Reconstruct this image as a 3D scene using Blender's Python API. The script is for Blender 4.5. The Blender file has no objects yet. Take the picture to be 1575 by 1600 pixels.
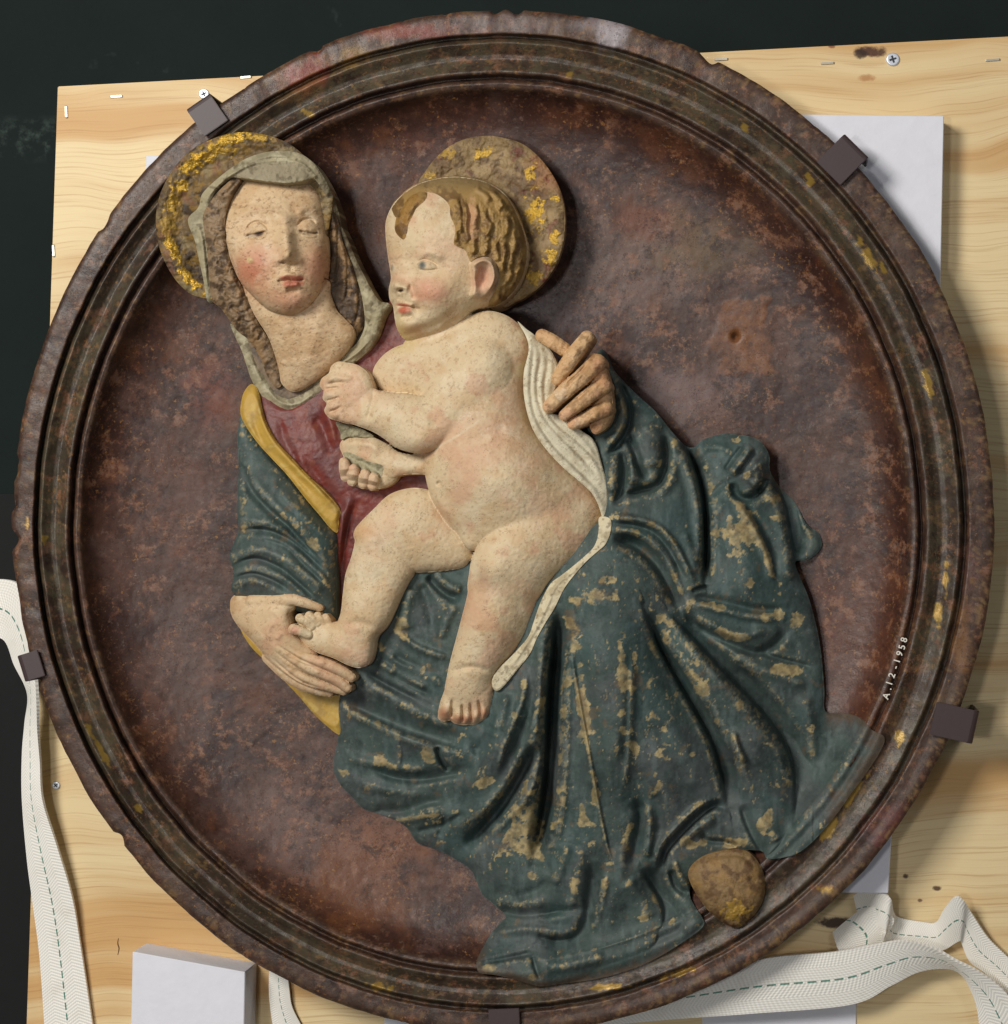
import bpy, bmesh, math, random
import numpy as np
from mathutils import Vector, Matrix
random.seed(7)
sc = bpy.context.scene
COL = sc.collection
# ---------------------------------------------------------------- measure
# design units: 1 unit = 0.5 mm; x right, y down, z towards the viewer, z = 0 is the flat rim of the roundel
S = 0.0005
CX, CY = 787.5, 800.0
NX, NY, DIST = 1250.0, 830.0, 3200.0      # foot of the camera's axis and its height above the rim

def WX(px, py, z):
    """seen point at height z -> place in metres (arrays welcome)"""
    f = (DIST - z) / DIST
    return ((NX + (px - NX) * f - CX) * S, (CY - (NY + (py - NY) * f)) * S, z * S)

def W(px, py, z):
    return Vector(WX(px, py, z))

# ---------------------------------------------------------------- camera, light
cd = bpy.data.cameras.new('camera')
cam = bpy.data.objects.new('camera', cd)
COL.objects.link(cam)
sc.camera = cam
cam.location = ((NX - CX) * S, (CY - NY) * S, DIST * S)
cam.rotation_euler = (0, 0, 0)
cd.sensor_fit = 'HORIZONTAL'
cd.sensor_width = 36.0
cd.lens = DIST * 36.0 / 1575.0
cd.shift_x = -(NX - CX) / 1575.0
cd.shift_y = (NY - CY) / 1575.0
cd.clip_start = 0.05
cd.clip_end = 50

world = bpy.data.worlds.new('World')
sc.world = world
world.use_nodes = True
bg = world.node_tree.nodes['Background']
bg.inputs[0].default_value = (0.92, 0.96, 1.0, 1)
bg.inputs[1].default_value = 0.07

def area(name, loc, target, size, power, color, sy=None):
    l = bpy.data.lights.new(name, 'AREA')
    l.energy = power
    l.color = color
    l.size = size
    if sy:
        l.shape = 'RECTANGLE'
        l.size_y = sy
    o = bpy.data.objects.new(name, l)
    COL.objects.link(o)
    o.location = loc
    d = Vector(target) - Vector(loc)
    o.rotation_euler = d.to_track_quat('-Z', 'Y').to_euler()
    return o

area('ceiling_lamp', (-1.05, 0.85, 1.9), (0, 0, 0), 0.65, 46, (1.0, 0.965, 0.91))
area('ceiling_lamp', (-0.42, -0.12, 2.4), (-0.2, -0.1, 0), 0.2, 9, (1.0, 0.985, 0.97), 0.2)
area('ceiling_lamp', (1.35, 0.9, 1.9), (0, 0, 0), 1.0, 5, (0.97, 0.98, 1.0), 0.3)
sc.view_settings.view_transform = 'Standard'
sc.view_settings.look = 'None'
sc.view_settings.exposure = 0.0
sc.view_settings.gamma = 1.0

# ---------------------------------------------------------------- small tools
def lin(r, g=None, b=None):
    if g is None:
        r, g, b = r
    o = []
    for v in (r, g, b):
        v = v / 255.0
        o.append(v / 12.92 if v <= 0.04045 else ((v + 0.055) / 1.055) ** 2.4)
    return np.array(o, np.float32)

def T(x0, y0, s):
    return lambda *p: [(x0 + a * s, y0 + b * s) for a, b in p]

Z1 = T(220, 180, .3); Z2 = T(480, 190, .26667); Z3 = T(480, 480, .31746); Z4 = T(340, 700, .3)
Z5 = T(640, 800, .26667); Z6 = T(820, 480, .31746); Z7 = T(820, 900, .375); Z8 = T(500, 1020, .3375)
ZM = T(330, 260, .15); ZC = T(590, 260, .175); ZH = T(490, 550, .14373); ZS = T(1290, 1340, .18095)

def cr(pts, closed=True, n=6):
    """smooth curve through the points (Catmull-Rom)"""
    P = np.array(pts, np.float64)
    N = len(P)
    out = []
    segs = N if closed else N - 1
    ts = np.linspace(0, 1, n, endpoint=False)[:, None]
    for i in range(segs):
        if closed:
            a, b, c, d = P[(i - 1) % N], P[i], P[(i + 1) % N], P[(i + 2) % N]
        else:
            a, b, c, d = P[max(i - 1, 0)], P[i], P[i + 1], P[min(i + 2, N - 1)]
        out.append(0.5 * ((2 * b) + (c - a) * ts + (2 * a - 5 * b + 4 * c - d) * ts ** 2 + (3 * b - a - 3 * c + d) * ts ** 3))
    if not closed:
        out.append(P[-1:])
    return np.concatenate(out, 0)

class Grid:
    def __init__(self, x0, y0, x1, y1, g):
        self.g = g
        self.x0, self.y0 = x0, y0
        self.x = np.arange(x0, x1 + g, g, dtype=np.float32)
        self.y = np.arange(y0, y1 + g, g, dtype=np.float32)
        self.X, self.Y = np.meshgrid(self.x, self.y)
        self.shape = self.X.shape

def grid_for(polys, g, pad=8):
    A = np.concatenate([np.array(p) for p in polys], 0)
    return Grid(A[:, 0].min() - pad, A[:, 1].min() - pad, A[:, 0].max() + pad, A[:, 1].max() + pad, g)

def sdf(pts, gr, smooth=True, n=5):
    """signed distance to an outline, positive inside"""
    P = cr(pts, True, n) if smooth else np.array(pts, np.float64)
    P = P.astype(np.float32)
    out = np.full(gr.shape, -60.0, np.float32)
    pad = 12
    ix0 = max(int((P[:, 0].min() - pad - gr.x0) / gr.g), 0); ix1 = min(int((P[:, 0].max() + pad - gr.x0) / gr.g) + 2, gr.shape[1])
    iy0 = max(int((P[:, 1].min() - pad - gr.y0) / gr.g), 0); iy1 = min(int((P[:, 1].max() + pad - gr.y0) / gr.g) + 2, gr.shape[0])
    if ix1 <= ix0 or iy1 <= iy0:
        return out
    X = gr.X[iy0:iy1, ix0:ix1]; Y = gr.Y[iy0:iy1, ix0:ix1]
    D = np.full(X.shape, 1e9, np.float32)
    ins = np.zeros(X.shape, bool)
    Q = np.roll(P, -1, 0)
    for (ax, ay), (bx, by) in zip(P, Q):
        dx, dy = bx - ax, by - ay
        L = dx * dx + dy * dy
        if L < 1e-9:
            continue
        rx, ry = X - ax, Y - ay
        t = np.clip((rx * dx + ry * dy) / L, 0, 1)
        D = np.minimum(D, (rx - t * dx) ** 2 + (ry - t * dy) ** 2)
        if abs(dy) > 1e-9:
            ins ^= ((ay > Y) != (by > Y)) & (X < dx * (Y - ay) / dy + ax)
    D = np.sqrt(D)
    out[iy0:iy1, ix0:ix1] = np.where(ins, D, -D)
    return out

def inflate(F, g):
    """soft balloon height of the region F>0 (a strip of half width a rises to about a)"""
    def solve(m, h, u, its):
        for _ in range(its):
            s = np.zeros_like(u)
            s[1:-1, 1:-1] = u[:-2, 1:-1] + u[2:, 1:-1] + u[1:-1, :-2] + u[1:-1, 2:] + h * h
            u = np.where(m, s * 0.25, 0)
        return u
    u = None
    for k in (16, 8, 4, 2, 1):
        f = F[::k, ::k]
        if min(f.shape) < 5:
            continue
        m = f > 0
        if u is None:
            u = np.zeros(f.shape, np.float32)
        else:
            u = np.repeat(np.repeat(u, 2, 0), 2, 1)
            u = np.pad(u, ((0, max(0, f.shape[0] - u.shape[0])), (0, max(0, f.shape[1] - u.shape[1]))), mode='edge')[:f.shape[0], :f.shape[1]]
        u = solve(m, g * k, u, 160 if k >= 4 else 70)
    return np.sqrt(np.maximum(2 * u, 0))

def blur(A, s):
    r = max(1, int(s * 2.6))
    k = np.exp(-0.5 * (np.arange(-r, r + 1) / s) ** 2)
    k /= k.sum()
    for ax in (0, 1):
        p = [(0, 0), (0, 0)]; p[ax] = (r, r)
        B = np.pad(A, p, mode='edge')
        o = np.zeros_like(A)
        for i, w in enumerate(k):
            o += w * (B[i:i + A.shape[0], :] if ax == 0 else B[:, i:i + A.shape[1]])
        A = o
    return A

def smax(a, b, k):
    h = np.maximum(k - np.abs(a - b), 0) / k
    return np.maximum(a, b) + h * h * k * 0.25

def sst(a, b, x):
    t = np.clip((x - a) / (b - a), 0, 1)
    return t * t * (3 - 2 * t)

_lat = {}
def vnoise(X, Y, sc_, seed):
    if seed not in _lat:
        _lat[seed] = np.random.RandomState(seed).rand(256, 256).astype(np.float32)
    L = _lat[seed]
    x = X / sc_ + 1000.0; y = Y / sc_ + 1000.0
    xi = np.floor(x).astype(np.int64); yi = np.floor(y).astype(np.int64)
    fx = x - xi; fy = y - yi
    fx = fx * fx * (3 - 2 * fx); fy = fy * fy * (3 - 2 * fy)
    a = L[yi % 256, xi % 256]; b = L[yi % 256, (xi + 1) % 256]
    c = L[(yi + 1) % 256, xi % 256]; d = L[(yi + 1) % 256, (xi + 1) % 256]
    return (a + (b - a) * fx) * (1 - fy) + (c + (d - c) * fx) * fy

def fbm(X, Y, sc_, oct_=4, seed=1):
    o = 0; a = 1; t = 0
    for i in range(oct_):
        ca, sa = math.cos(0.6 + i), math.sin(0.6 + i)
        o = o + a * vnoise(X * ca + Y * sa, -X * sa + Y * ca, sc_, seed * 13 + i)
        t += a; a *= 0.55; sc_ *= 0.5
    return o / t

def rbf(ctrl, X, Y, c=45.0):
    """smooth height through control points"""
    C = np.array(ctrl, np.float64)
    n = len(C)
    k = lambda d2: np.sqrt(d2 + c * c)
    A = k((C[:, None, 0] - C[None, :, 0]) ** 2 + (C[:, None, 1] - C[None, :, 1]) ** 2)
    M = np.zeros((n + 1, n + 1)); M[:n, :n] = A - 0.0; M[:n, n] = 1; M[n, :n] = 1
    v = np.zeros(n + 1); v[:n] = C[:, 2]
    w = np.linalg.lstsq(M, v, rcond=None)[0]
    o = np.full(X.shape, w[n], np.float32)
    for i in range(n):
        o += (w[i] * np.sqrt((X - C[i, 0]) ** 2 + (Y - C[i, 1]) ** 2 + c * c)).astype(np.float32)
    return o

def curve_dist(pts, gr, pad, n=6):
    """window, distance, signed distance (right of the walk is +), 0..1 along"""
    P = cr(pts, False, n).astype(np.float32)
    ix0 = max(int((P[:, 0].min() - pad - gr.x0) / gr.g), 0); ix1 = min(int((P[:, 0].max() + pad - gr.x0) / gr.g) + 2, gr.shape[1])
    iy0 = max(int((P[:, 1].min() - pad - gr.y0) / gr.g), 0); iy1 = min(int((P[:, 1].max() + pad - gr.y0) / gr.g) + 2, gr.shape[0])
    if ix1 <= ix0 + 1 or iy1 <= iy0 + 1:
        return None
    sl = (slice(iy0, iy1), slice(ix0, ix1))
    X = gr.X[sl]; Y = gr.Y[sl]
    D = np.full(X.shape, 1e9, np.float32); Sg = np.zeros(X.shape, np.float32); Tt = np.zeros(X.shape, np.float32)
    L = np.sqrt(((P[1:] - P[:-1]) ** 2).sum(1)); cum = np.concatenate([[0], np.cumsum(L)]); tot = cum[-1] + 1e-6
    for i in range(len(P) - 1):
        ax, ay = P[i]; dx, dy = P[i + 1] - P[i]
        q = dx * dx + dy * dy
        if q < 1e-9:
            continue
        rx, ry = X - ax, Y - ay
        t = np.clip((rx * dx + ry * dy) / q, 0, 1)
        d = (rx - t * dx) ** 2 + (ry - t * dy) ** 2
        m = d < D
        D = np.where(m, d, D)
        Sg = np.where(m, dx * ry - dy * rx, Sg)
        Tt = np.where(m, (cum[i] + t * L[i]) / tot, Tt)
    D = np.sqrt(D)
    return sl, D, np.where(Sg >= 0, D, -D), Tt

def stroke(Z, gr, pts, w, amp, kind='g', w2=None, taper=0.25, ends=(0, 0)):
    """raise or cut along a curve. kind g: soft ridge, v: sharp crease, f: fold (w on the right side, w2 on the left)"""
    wm = max(w, w2 or 0)
    r = curve_dist(pts, gr, wm * (3.0 if kind != 'v' else 4.5))
    if r is None:
        return
    sl, D, sg, t = r
    e0 = ends[0] + (1 - ends[0]) * sst(0, taper, t) if taper else 1
    e1 = ends[1] + (1 - ends[1]) * sst(0, taper, 1 - t) if taper else 1
    if kind == 'g':
        p = np.exp(-(D / w) ** 2)
    elif kind == 'v':
        p = np.exp(-D / w)
    elif kind == 'f':
        ww = np.where(sg >= 0, w, w2)
        p = np.exp(-(D / ww) ** 2)
    elif kind == 't':
        p = np.sqrt(np.maximum(1 - (D / w) ** 2, 0))
    Z[sl] += amp * p * e0 * e1

def bump(Z, gr, x, y, rx, ry, amp, rot=0.0, p=2.0):
    c, s = math.cos(rot), math.sin(rot)
    dx = gr.X - x; dy = gr.Y - y
    u = (dx * c + dy * s) / rx; v = (-dx * s + dy * c) / ry
    q = u * u + v * v
    Z += amp * np.exp(-np.minimum(q, 30.0) ** (p / 2.0))

def blobm(gr, x, y, rx, ry, rot=0.0, soft=0.5, jag=0.0, seed=3, sc_=12):
    """soft irregular patch mask"""
    c, s = math.cos(rot), math.sin(rot)
    dx = gr.X - x; dy = gr.Y - y
    u = (dx * c + dy * s) / rx; v = (-dx * s + dy * c) / ry
    q = np.sqrt(u * u + v * v)
    if jag:
        q = q + (fbm(gr.X, gr.Y, sc_, 4, seed) - 0.5) * jag
    return 1 - sst(1 - soft, 1 + soft, q)

def mixc(C, c, m):
    c = np.asarray(c, np.float32)
    return C + (c - C) * np.clip(m, 0, 1)[..., None]

def flat(gr, c):
    return np.broadcast_to(lin(*c), gr.shape + (3,)).astype(np.float32).copy()

# ---------------------------------------------------------------- materials
def newmat(name):
    m = bpy.data.materials.new(name)
    m.use_nodes = True
    nt = m.node_tree
    return m, nt, nt.nodes['Principled BSDF']

def nd(nt, typ, **kw):
    n = nt.nodes.new(typ)
    for k, v in kw.items():
        if k.startswith('i_'):
            key = k[2:]
            n.inputs[int(key) if key.isdigit() else key].default_value = v
        else:
            setattr(n, k, v)
    return n

def lk(nt, a, b):
    nt.links.new(a, b)

def mth(nt, op, a, b=None, c=None):
    n = nt.nodes.new('ShaderNodeMath'); n.operation = op
    for i, v in enumerate((a, b, c)):
        if v is None:
            continue
        if isinstance(v, (int, float)):
            n.inputs[i].default_value = v
        else:
            nt.links.new(v, n.inputs[i])
    return n.outputs[0]

def mixn(nt, fac, a, b, blend='MIX'):
    n = nt.nodes.new('ShaderNodeMix'); n.data_type = 'RGBA'; n.blend_type = blend
    for i, v in ((0, fac), (6, a), (7, b)):
        if isinstance(v, (int, float)):
            n.inputs[i].default_value = v
        elif isinstance(v, (tuple, list, np.ndarray)):
            n.inputs[i].default_value = tuple(float(q) for q in v)[:3] + (1,)
        else:
            nt.links.new(v, n.inputs[i])
    return n.outputs[2]

def ramp(nt, v, a, b):
    n = nt.nodes.new('ShaderNodeMapRange'); n.interpolation_type = 'SMOOTHSTEP'
    nt.links.new(v, n.inputs[0]); n.inputs[1].default_value = a; n.inputs[2].default_value = b
    return n.outputs[0]

def noise(nt, vec, scale, detail=4, rough=0.6):
    n = nd(nt, 'ShaderNodeTexNoise', i_Scale=scale, i_Detail=detail, i_Roughness=rough)
    nt.links.new(vec, n.inputs['Vector'])
    return n.outputs['Fac']

def painted(name, rough=0.6, speck=(60, 45, 32), speck_amt=0.5, speck_thr=(0.64, 0.72), var=0.18, bumpd=0.25, spec=0.35, mott=None, mott_amt=0.4, extra=()):
    """old paint: colour from the 'paint' layer, gilding from 'gold', grain and pits on top"""
    m, nt, b = newmat(name)
    at = nd(nt, 'ShaderNodeAttribute', attribute_name='paint')
    go = nd(nt, 'ShaderNodeAttribute', attribute_name='gold')
    pos = nd(nt, 'ShaderNodeTexCoord').outputs['Object']
    n1 = noise(nt, pos, 260, 5, 0.65)
    n2 = noise(nt, pos, 900, 3, 0.6)
    n3 = noise(nt, pos, 900, 4, 0.75)
    f = mth(nt, 'ADD', 1 - var, mth(nt, 'MULTIPLY', n1, 2 * var))
    cc = nd(nt, 'ShaderNodeCombineColor')
    for i in range(3):
        lk(nt, f, cc.inputs[i])
    col = mixn(nt, 1.0, at.outputs['Color'], cc.outputs[0], 'MULTIPLY')
    if mott:
        col = mixn(nt, mth(nt, 'MULTIPLY', ramp(nt, noise(nt, pos, 120, 6, 0.7), 0.5, 0.7), mott_amt), col, lin(*mott))
    n4 = noise(nt, pos, 90, 3, 0.6)
    for (ec, es, lo, hi, ea) in extra:
        zone = ramp(nt, noise(nt, pos, 14 + es * .07, 3, 0.6), .42, .62)
        col = mixn(nt, mth(nt, 'MULTIPLY', mth(nt, 'MULTIPLY', ramp(nt, noise(nt, pos, es, 6, 0.72), lo, hi), ea), zone), col, lin(*ec))
    sp = mth(nt, 'MULTIPLY', ramp(nt, mth(nt, 'ADD', n3, mth(nt, 'MULTIPLY', mth(nt, 'SUBTRACT', n4, 0.5), 0.35)), speck_thr[0], speck_thr[1]), speck_amt)
    col = mixn(nt, sp, col, lin(*speck))
    col = mixn(nt, go.outputs['Fac'], col, lin(216, 174, 72))
    lk(nt, col, b.inputs['Base Color'])
    lk(nt, mth(nt, 'MULTIPLY', go.outputs['Fac'], 0.85), b.inputs['Metallic'])
    r = mth(nt, 'ADD', rough - 0.12, mth(nt, 'MULTIPLY', n1, 0.24))
    r = mth(nt, 'SUBTRACT', r, mth(nt, 'MULTIPLY', go.outputs['Fac'], 0.22))
    lk(nt, r, b.inputs['Roughness'])
    b.inputs['Specular IOR Level'].default_value = spec
    h = mth(nt, 'ADD', mth(nt, 'MULTIPLY', n1, 1.0), mth(nt, 'MULTIPLY', n2, 0.35))
    h = mth(nt, 'SUBTRACT', h, mth(nt, 'MULTIPLY', sp, 0.5))
    h = mth(nt, 'ADD', h, mth(nt, 'MULTIPLY', mth(nt, 'MULTIPLY', go.outputs['Fac'], n2), 1.2))
    bp = nd(nt, 'ShaderNodeBump', i_Strength=bumpd, i_Distance=0.0012)
    lk(nt, h, bp.inputs['Height'])
    lk(nt, bp.outputs[0], b.inputs['Normal'])
    return m

def plain(name, c, rough=0.5, metal=0.0, var=0.06, scale=300, bumpd=0.1, spec=0.5):
    m, nt, b = newmat(name)
    pos = nd(nt, 'ShaderNodeTexCoord').outputs['Object']
    n1 = noise(nt, pos, scale, 5, 0.65)
    a = lin(*c)
    lk(nt, mixn(nt, n1, a * (1 - 2 * var), np.minimum(a * (1 + 2 * var), 1)), b.inputs['Base Color'])
    b.inputs['Roughness'].default_value = rough
    b.inputs['Metallic'].default_value = metal
    b.inputs['Specular IOR Level'].default_value = spec
    bp = nd(nt, 'ShaderNodeBump', i_Strength=bumpd, i_Distance=0.0006)
    lk(nt, n1, bp.inputs['Height'])
    lk(nt, bp.outputs[0], b.inputs['Normal'])
    return m

# ---------------------------------------------------------------- building meshes
def obj(name, me, mat, parent=None, smooth=True):
    o = bpy.data.objects.new(name, me)
    COL.objects.link(o)
    if mat:
        me.materials.append(mat)
    if smooth:
        me.polygons.foreach_set('use_smooth', [True] * len(me.polygons))
    if parent:
        o.parent = parent
    return o

def tag(o, label=None, cat=None, group=None, kind=None):
    if label: o['label'] = label
    if cat: o['category'] = cat
    if group: o['group'] = group
    if kind: o['kind'] = kind
    return o

def mesh_np(name, V, Q, paint=None, gold=None):
    me = bpy.data.meshes.new(name)
    nv, nq = len(V), len(Q)
    me.vertices.add(nv); me.vertices.foreach_set('co', np.ascontiguousarray(V, np.float32).ravel())
    me.loops.add(nq * 4); me.loops.foreach_set('vertex_index', np.ascontiguousarray(Q, np.int32).ravel())
    me.polygons.add(nq)
    me.polygons.foreach_set('loop_start', np.arange(0, nq * 4, 4, dtype=np.int32))
    me.update(calc_edges=True)
    if paint is not None:
        a = me.attributes.new('paint', 'FLOAT_COLOR', 'POINT')
        c = np.ones((nv, 4), np.float32); c[:, :3] = paint
        a.data.foreach_set('color', c.ravel())
        a = me.attributes.new('gold', 'FLOAT', 'POINT')
        a.data.foreach_set('value', np.ascontiguousarray(gold if gold is not None else np.zeros(nv), np.float32))
    me.validate()
    return me

def relief(name, gr, F, Z, C, mat, parent, gold=None, drop=60.0):
    """height field inside F>0 as a mesh with a clean outline and side walls"""
    ins = F > 0
    cell = ins[:-1, :-1] | ins[1:, :-1] | ins[:-1, 1:] | ins[1:, 1:]
    use = np.zeros(gr.shape, bool)
    use[:-1, :-1] |= cell; use[1:, :-1] |= cell; use[:-1, 1:] |= cell; use[1:, 1:] |= cell
    gy, gx = np.gradient(F, gr.g)
    n2 = np.maximum(gx * gx + gy * gy, 0.2)
    X = gr.X.copy(); Y = gr.Y.copy()
    mv = use & ~ins
    st = np.clip(-F, 0, 1.6 * gr.g) / n2
    X[mv] += (gx * st)[mv]; Y[mv] += (gy * st)[mv]
    # heights on the outline: lowest inside neighbour
    big = np.where(ins, Z, 1e6)
    P = np.pad(big, 1, constant_values=1e6)
    mn = np.full(gr.shape, 1e6, np.float32)
    for i in range(3):
        for j in range(3):
            mn = np.minimum(mn, P[i:i + gr.shape[0], j:j + gr.shape[1]])
    Zz = np.where(ins, Z, mn)
    idx = -np.ones(gr.shape, np.int64)
    idx[use] = np.arange(use.sum())
    V = np.stack(WX(X[use], Y[use], Zz[use]), 1)
    cy, cx = np.nonzero(cell)
    Q = np.stack([idx[cy + 1, cx], idx[cy + 1, cx + 1], idx[cy, cx + 1], idx[cy, cx]], 1)
    pc = C[use]
    gd = gold[use] if gold is not None else np.zeros(len(V), np.float32)
    # side walls
    cp = np.pad(cell, 1)
    E = []
    a = cell & ~cp[:-2, 1:-1]; y, x = np.nonzero(a); E.append((idx[y, x + 1], idx[y, x]))
    a = cell & ~cp[2:, 1:-1]; y, x = np.nonzero(a); E.append((idx[y + 1, x], idx[y + 1, x + 1]))
    a = cell & ~cp[1:-1, :-2]; y, x = np.nonzero(a); E.append((idx[y, x], idx[y + 1, x]))
    a = cell & ~cp[1:-1, 2:]; y, x = np.nonzero(a); E.append((idx[y + 1, x + 1], idx[y, x + 1]))
    e0 = np.concatenate([e[0] for e in E]); e1 = np.concatenate([e[1] for e in E])
    un, inv = np.unique(np.concatenate([e0, e1]), return_inverse=True)
    nv = len(V); k = len(un)
    top = V[un].copy(); bot = V[un].copy(); bot[:, 2] -= drop * S
    i0 = inv[:len(e0)] + nv; i1 = inv[len(e0):] + nv
    V = np.concatenate([V, top, bot], 0)
    Q = np.concatenate([Q, np.stack([i1, i0, i0 + k, i1 + k], 1)], 0)
    pc = np.concatenate([pc, pc[un], pc[un]], 0); gd = np.concatenate([gd, gd[un], gd[un]])
    return obj(name, mesh_np(name, V, Q, pc, gd), mat, parent)

def box_bm(bm, x0, y0, z0, x1, y1, z1):
    vs = [bm.verts.new(W(x, y, z)) for z in (z0, z1) for x, y in ((x0, y0), (x1, y0), (x1, y1), (x0, y1))]
    for f in ((3, 2, 1, 0), (4, 5, 6, 7), (0, 1, 5, 4), (1, 2, 6, 5), (2, 3, 7, 6), (3, 0, 4, 7)):
        bm.faces.new([vs[i] for i in f])

def bm_obj(name, bm, mat, parent=None, smooth=False, bevel=0.0, seg=2):
    bmesh.ops.recalc_face_normals(bm, faces=bm.faces)
    if bevel:
        es = [e for e in bm.edges if len(e.link_faces) == 2 and e.calc_face_angle(0) > 0.5]
        bmesh.ops.bevel(bm, geom=es, offset=bevel, segments=seg, affect='EDGES', clamp_overlap=True)
    me = bpy.data.meshes.new(name)
    bm.to_mesh(me); bm.free()
    return obj(name, me, mat, parent, smooth)

def parented(o, p):
    o.parent = p
    o.matrix_parent_inverse = Matrix.Translation(-p.location)
    return o

# ---------------------------------------------------------------- the setting
ZB = -115.0          # top of the plywood
m, nt, b = newmat('dark_floor')
pos = nd(nt, 'ShaderNodeTexCoord').outputs['Object']
n1 = noise(nt, pos, 6, 6, 0.65)
n2 = noise(nt, pos, 240, 3, 0.7)
col = mixn(nt, n1, lin(22, 30, 29), lin(36, 46, 43))
col = mixn(nt, mth(nt, 'MULTIPLY', n2, 0.5), col, lin(24, 31, 30))
sx = nd(nt, 'ShaderNodeSeparateXYZ'); lk(nt, pos, sx.inputs[0])
dx = mth(nt, 'DIVIDE', mth(nt, 'ADD', sx.outputs[0], 0.52), 0.2)
dy = mth(nt, 'DIVIDE', mth(nt, 'SUBTRACT', sx.outputs[1], 0.36), 0.02)
q = mth(nt, 'ADD', mth(nt, 'MULTIPLY', dx, dx), mth(nt, 'MULTIPLY', dy, dy))
sc1 = mth(nt, 'MULTIPLY', ramp(nt, q, 1.6, 0.0), ramp(nt, noise(nt, pos, 60, 5, 0.7), 0.45, 0.7))
sc2 = mth(nt, 'MULTIPLY', ramp(nt, noise(nt, pos, 22, 4, 0.6), 0.66, 0.78), 0.35)
col = mixn(nt, mth(nt, 'MAXIMUM', mth(nt, 'MULTIPLY', sc1, 0.55), sc2), col, lin(84, 98, 92))
lk(nt, col, b.inputs['Base Color'])
b.inputs['Roughness'].default_value = 0.85
b.inputs['Specular IOR Level'].default_value = 0.15
M_floor = m
bm = bmesh.new()
vs = [bm.verts.new(v) for v in ((-4, -4, -0.36), (4, -4, -0.36), (4, 4, -0.36), (-4, 4, -0.36))]
bm.faces.new(vs)
tag(bm_obj('floor', bm, M_floor), 'dark green concrete floor below the plywood', None, None, 'structure')

M_black = plain('matt_black', (15, 16, 17), 0.85, var=0.2, scale=80)  # thin near-black slab covering the floor at lower left
bm = bmesh.new()
vs = []
for z in (-700, -688):
    for x, y in ((-900, 772), (300, 772), (300, 2400), (-900, 2400)):
        vs.append(bm.verts.new(W(x, y, z)))
for f in ((3, 2, 1, 0), (4, 5, 6, 7), (0, 1, 5, 4), (1, 2, 6, 5), (2, 3, 7, 6), (3, 0, 4, 7)):
    bm.faces.new([vs[i] for i in f])
tag(bm_obj('black_slab', bm, M_black, bevel=0.002), 'thin black slab lying on the dark floor at lower left', 'mat')

# plywood
def wood(name, dark_knots):
    m, nt, b = newmat(name)
    pos = nd(nt, 'ShaderNodeTexCoord').outputs['Object']
    mp = nd(nt, 'ShaderNodeMapping'); lk(nt, pos, mp.inputs['Vector'])
    mp.inputs['Rotation'].default_value = (0, 0, -0.04)
    v = mp.outputs[0]
    warp = nd(nt, 'ShaderNodeTexNoise', i_Scale=5.5, i_Detail=2.0, i_Roughness=0.5); lk(nt, v, warp.inputs['Vector'])
    wv = nd(nt, 'ShaderNodeVectorMath', operation='MULTIPLY_ADD'); lk(nt, warp.outputs['Color'], wv.inputs[0])
    wv.inputs[1].default_value = (0.0, 0.055, 0.0); lk(nt, v, wv.inputs[2])
    st = nd(nt, 'ShaderNodeMapping'); lk(nt, wv.outputs[0], st.inputs['Vector']); st.inputs['Scale'].default_value = (1.1, 19, 1)
    band = noise(nt, st.outputs[0], 1.0, 3, 0.55)
    st2 = nd(nt, 'ShaderNodeMapping'); lk(nt, wv.outputs[0], st2.inputs['Vector']); st2.inputs['Scale'].default_value = (9, 520, 1)
    fine = noise(nt, st2.outputs[0], 1.0, 3, 0.6)
    st3 = nd(nt, 'ShaderNodeMapping'); lk(nt, wv.outputs[0], st3.inputs['Vector']); st3.inputs['Scale'].default_value = (4, 90, 1)
    mid = noise(nt, st3.outputs[0], 1.0, 2, 0.5)
    c = mixn(nt, ramp(nt, band, 0.46, 0.66), lin(230, 207, 160), lin(206, 164, 108))
    c = mixn(nt, mth(nt, 'MULTIPLY', ramp(nt, mid, 0.52, 0.78), 0.24), c, lin(196, 148, 92))
    c = mixn(nt, mth(nt, 'MULTIPLY', ramp(nt, fine, 0.5, 0.72), 0.45), c, lin(170, 122, 72))
    sp = nd(nt, 'ShaderNodeSeparateXYZ'); lk(nt, pos, sp.inputs[0])
    jn = noise(nt, pos, 70, 4, 0.7)
    for (px, py, rx, ry, cc, amt) in dark_knots:
        p = W(px, py, ZB)
        u = mth(nt, 'DIVIDE', mth(nt, 'SUBTRACT', sp.outputs[0], p.x), rx * S)
        w = mth(nt, 'DIVIDE', mth(nt, 'SUBTRACT', sp.outputs[1], p.y), ry * S)
        q = mth(nt, 'ADD', mth(nt, 'MULTIPLY', u, u), mth(nt, 'MULTIPLY', w, w))
        q = mth(nt, 'ADD', q, mth(nt, 'MULTIPLY', mth(nt, 'SUBTRACT', jn, 0.5), 4.0))
        c = mixn(nt, mth(nt, 'MULTIPLY', ramp(nt, q, 1.5, 0.2), amt), c, lin(*cc))
    lk(nt, c, b.inputs['Base Color'])
    b.inputs['Roughness'].default_value = 0.55
    b.inputs['Specular IOR Level'].default_value = 0.35
    sca = noise(nt, pos, 30, 5, 0.75)
    bp = nd(nt, 'ShaderNodeBump', i_Strength=0.2, i_Distance=0.0008); lk(nt, mth(nt, 'ADD', fine, mth(nt, 'MULTIPLY', sca, .5)), bp.inputs['Height']); lk(nt, bp.outputs[0], b.inputs['Normal'])
    return m

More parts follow.
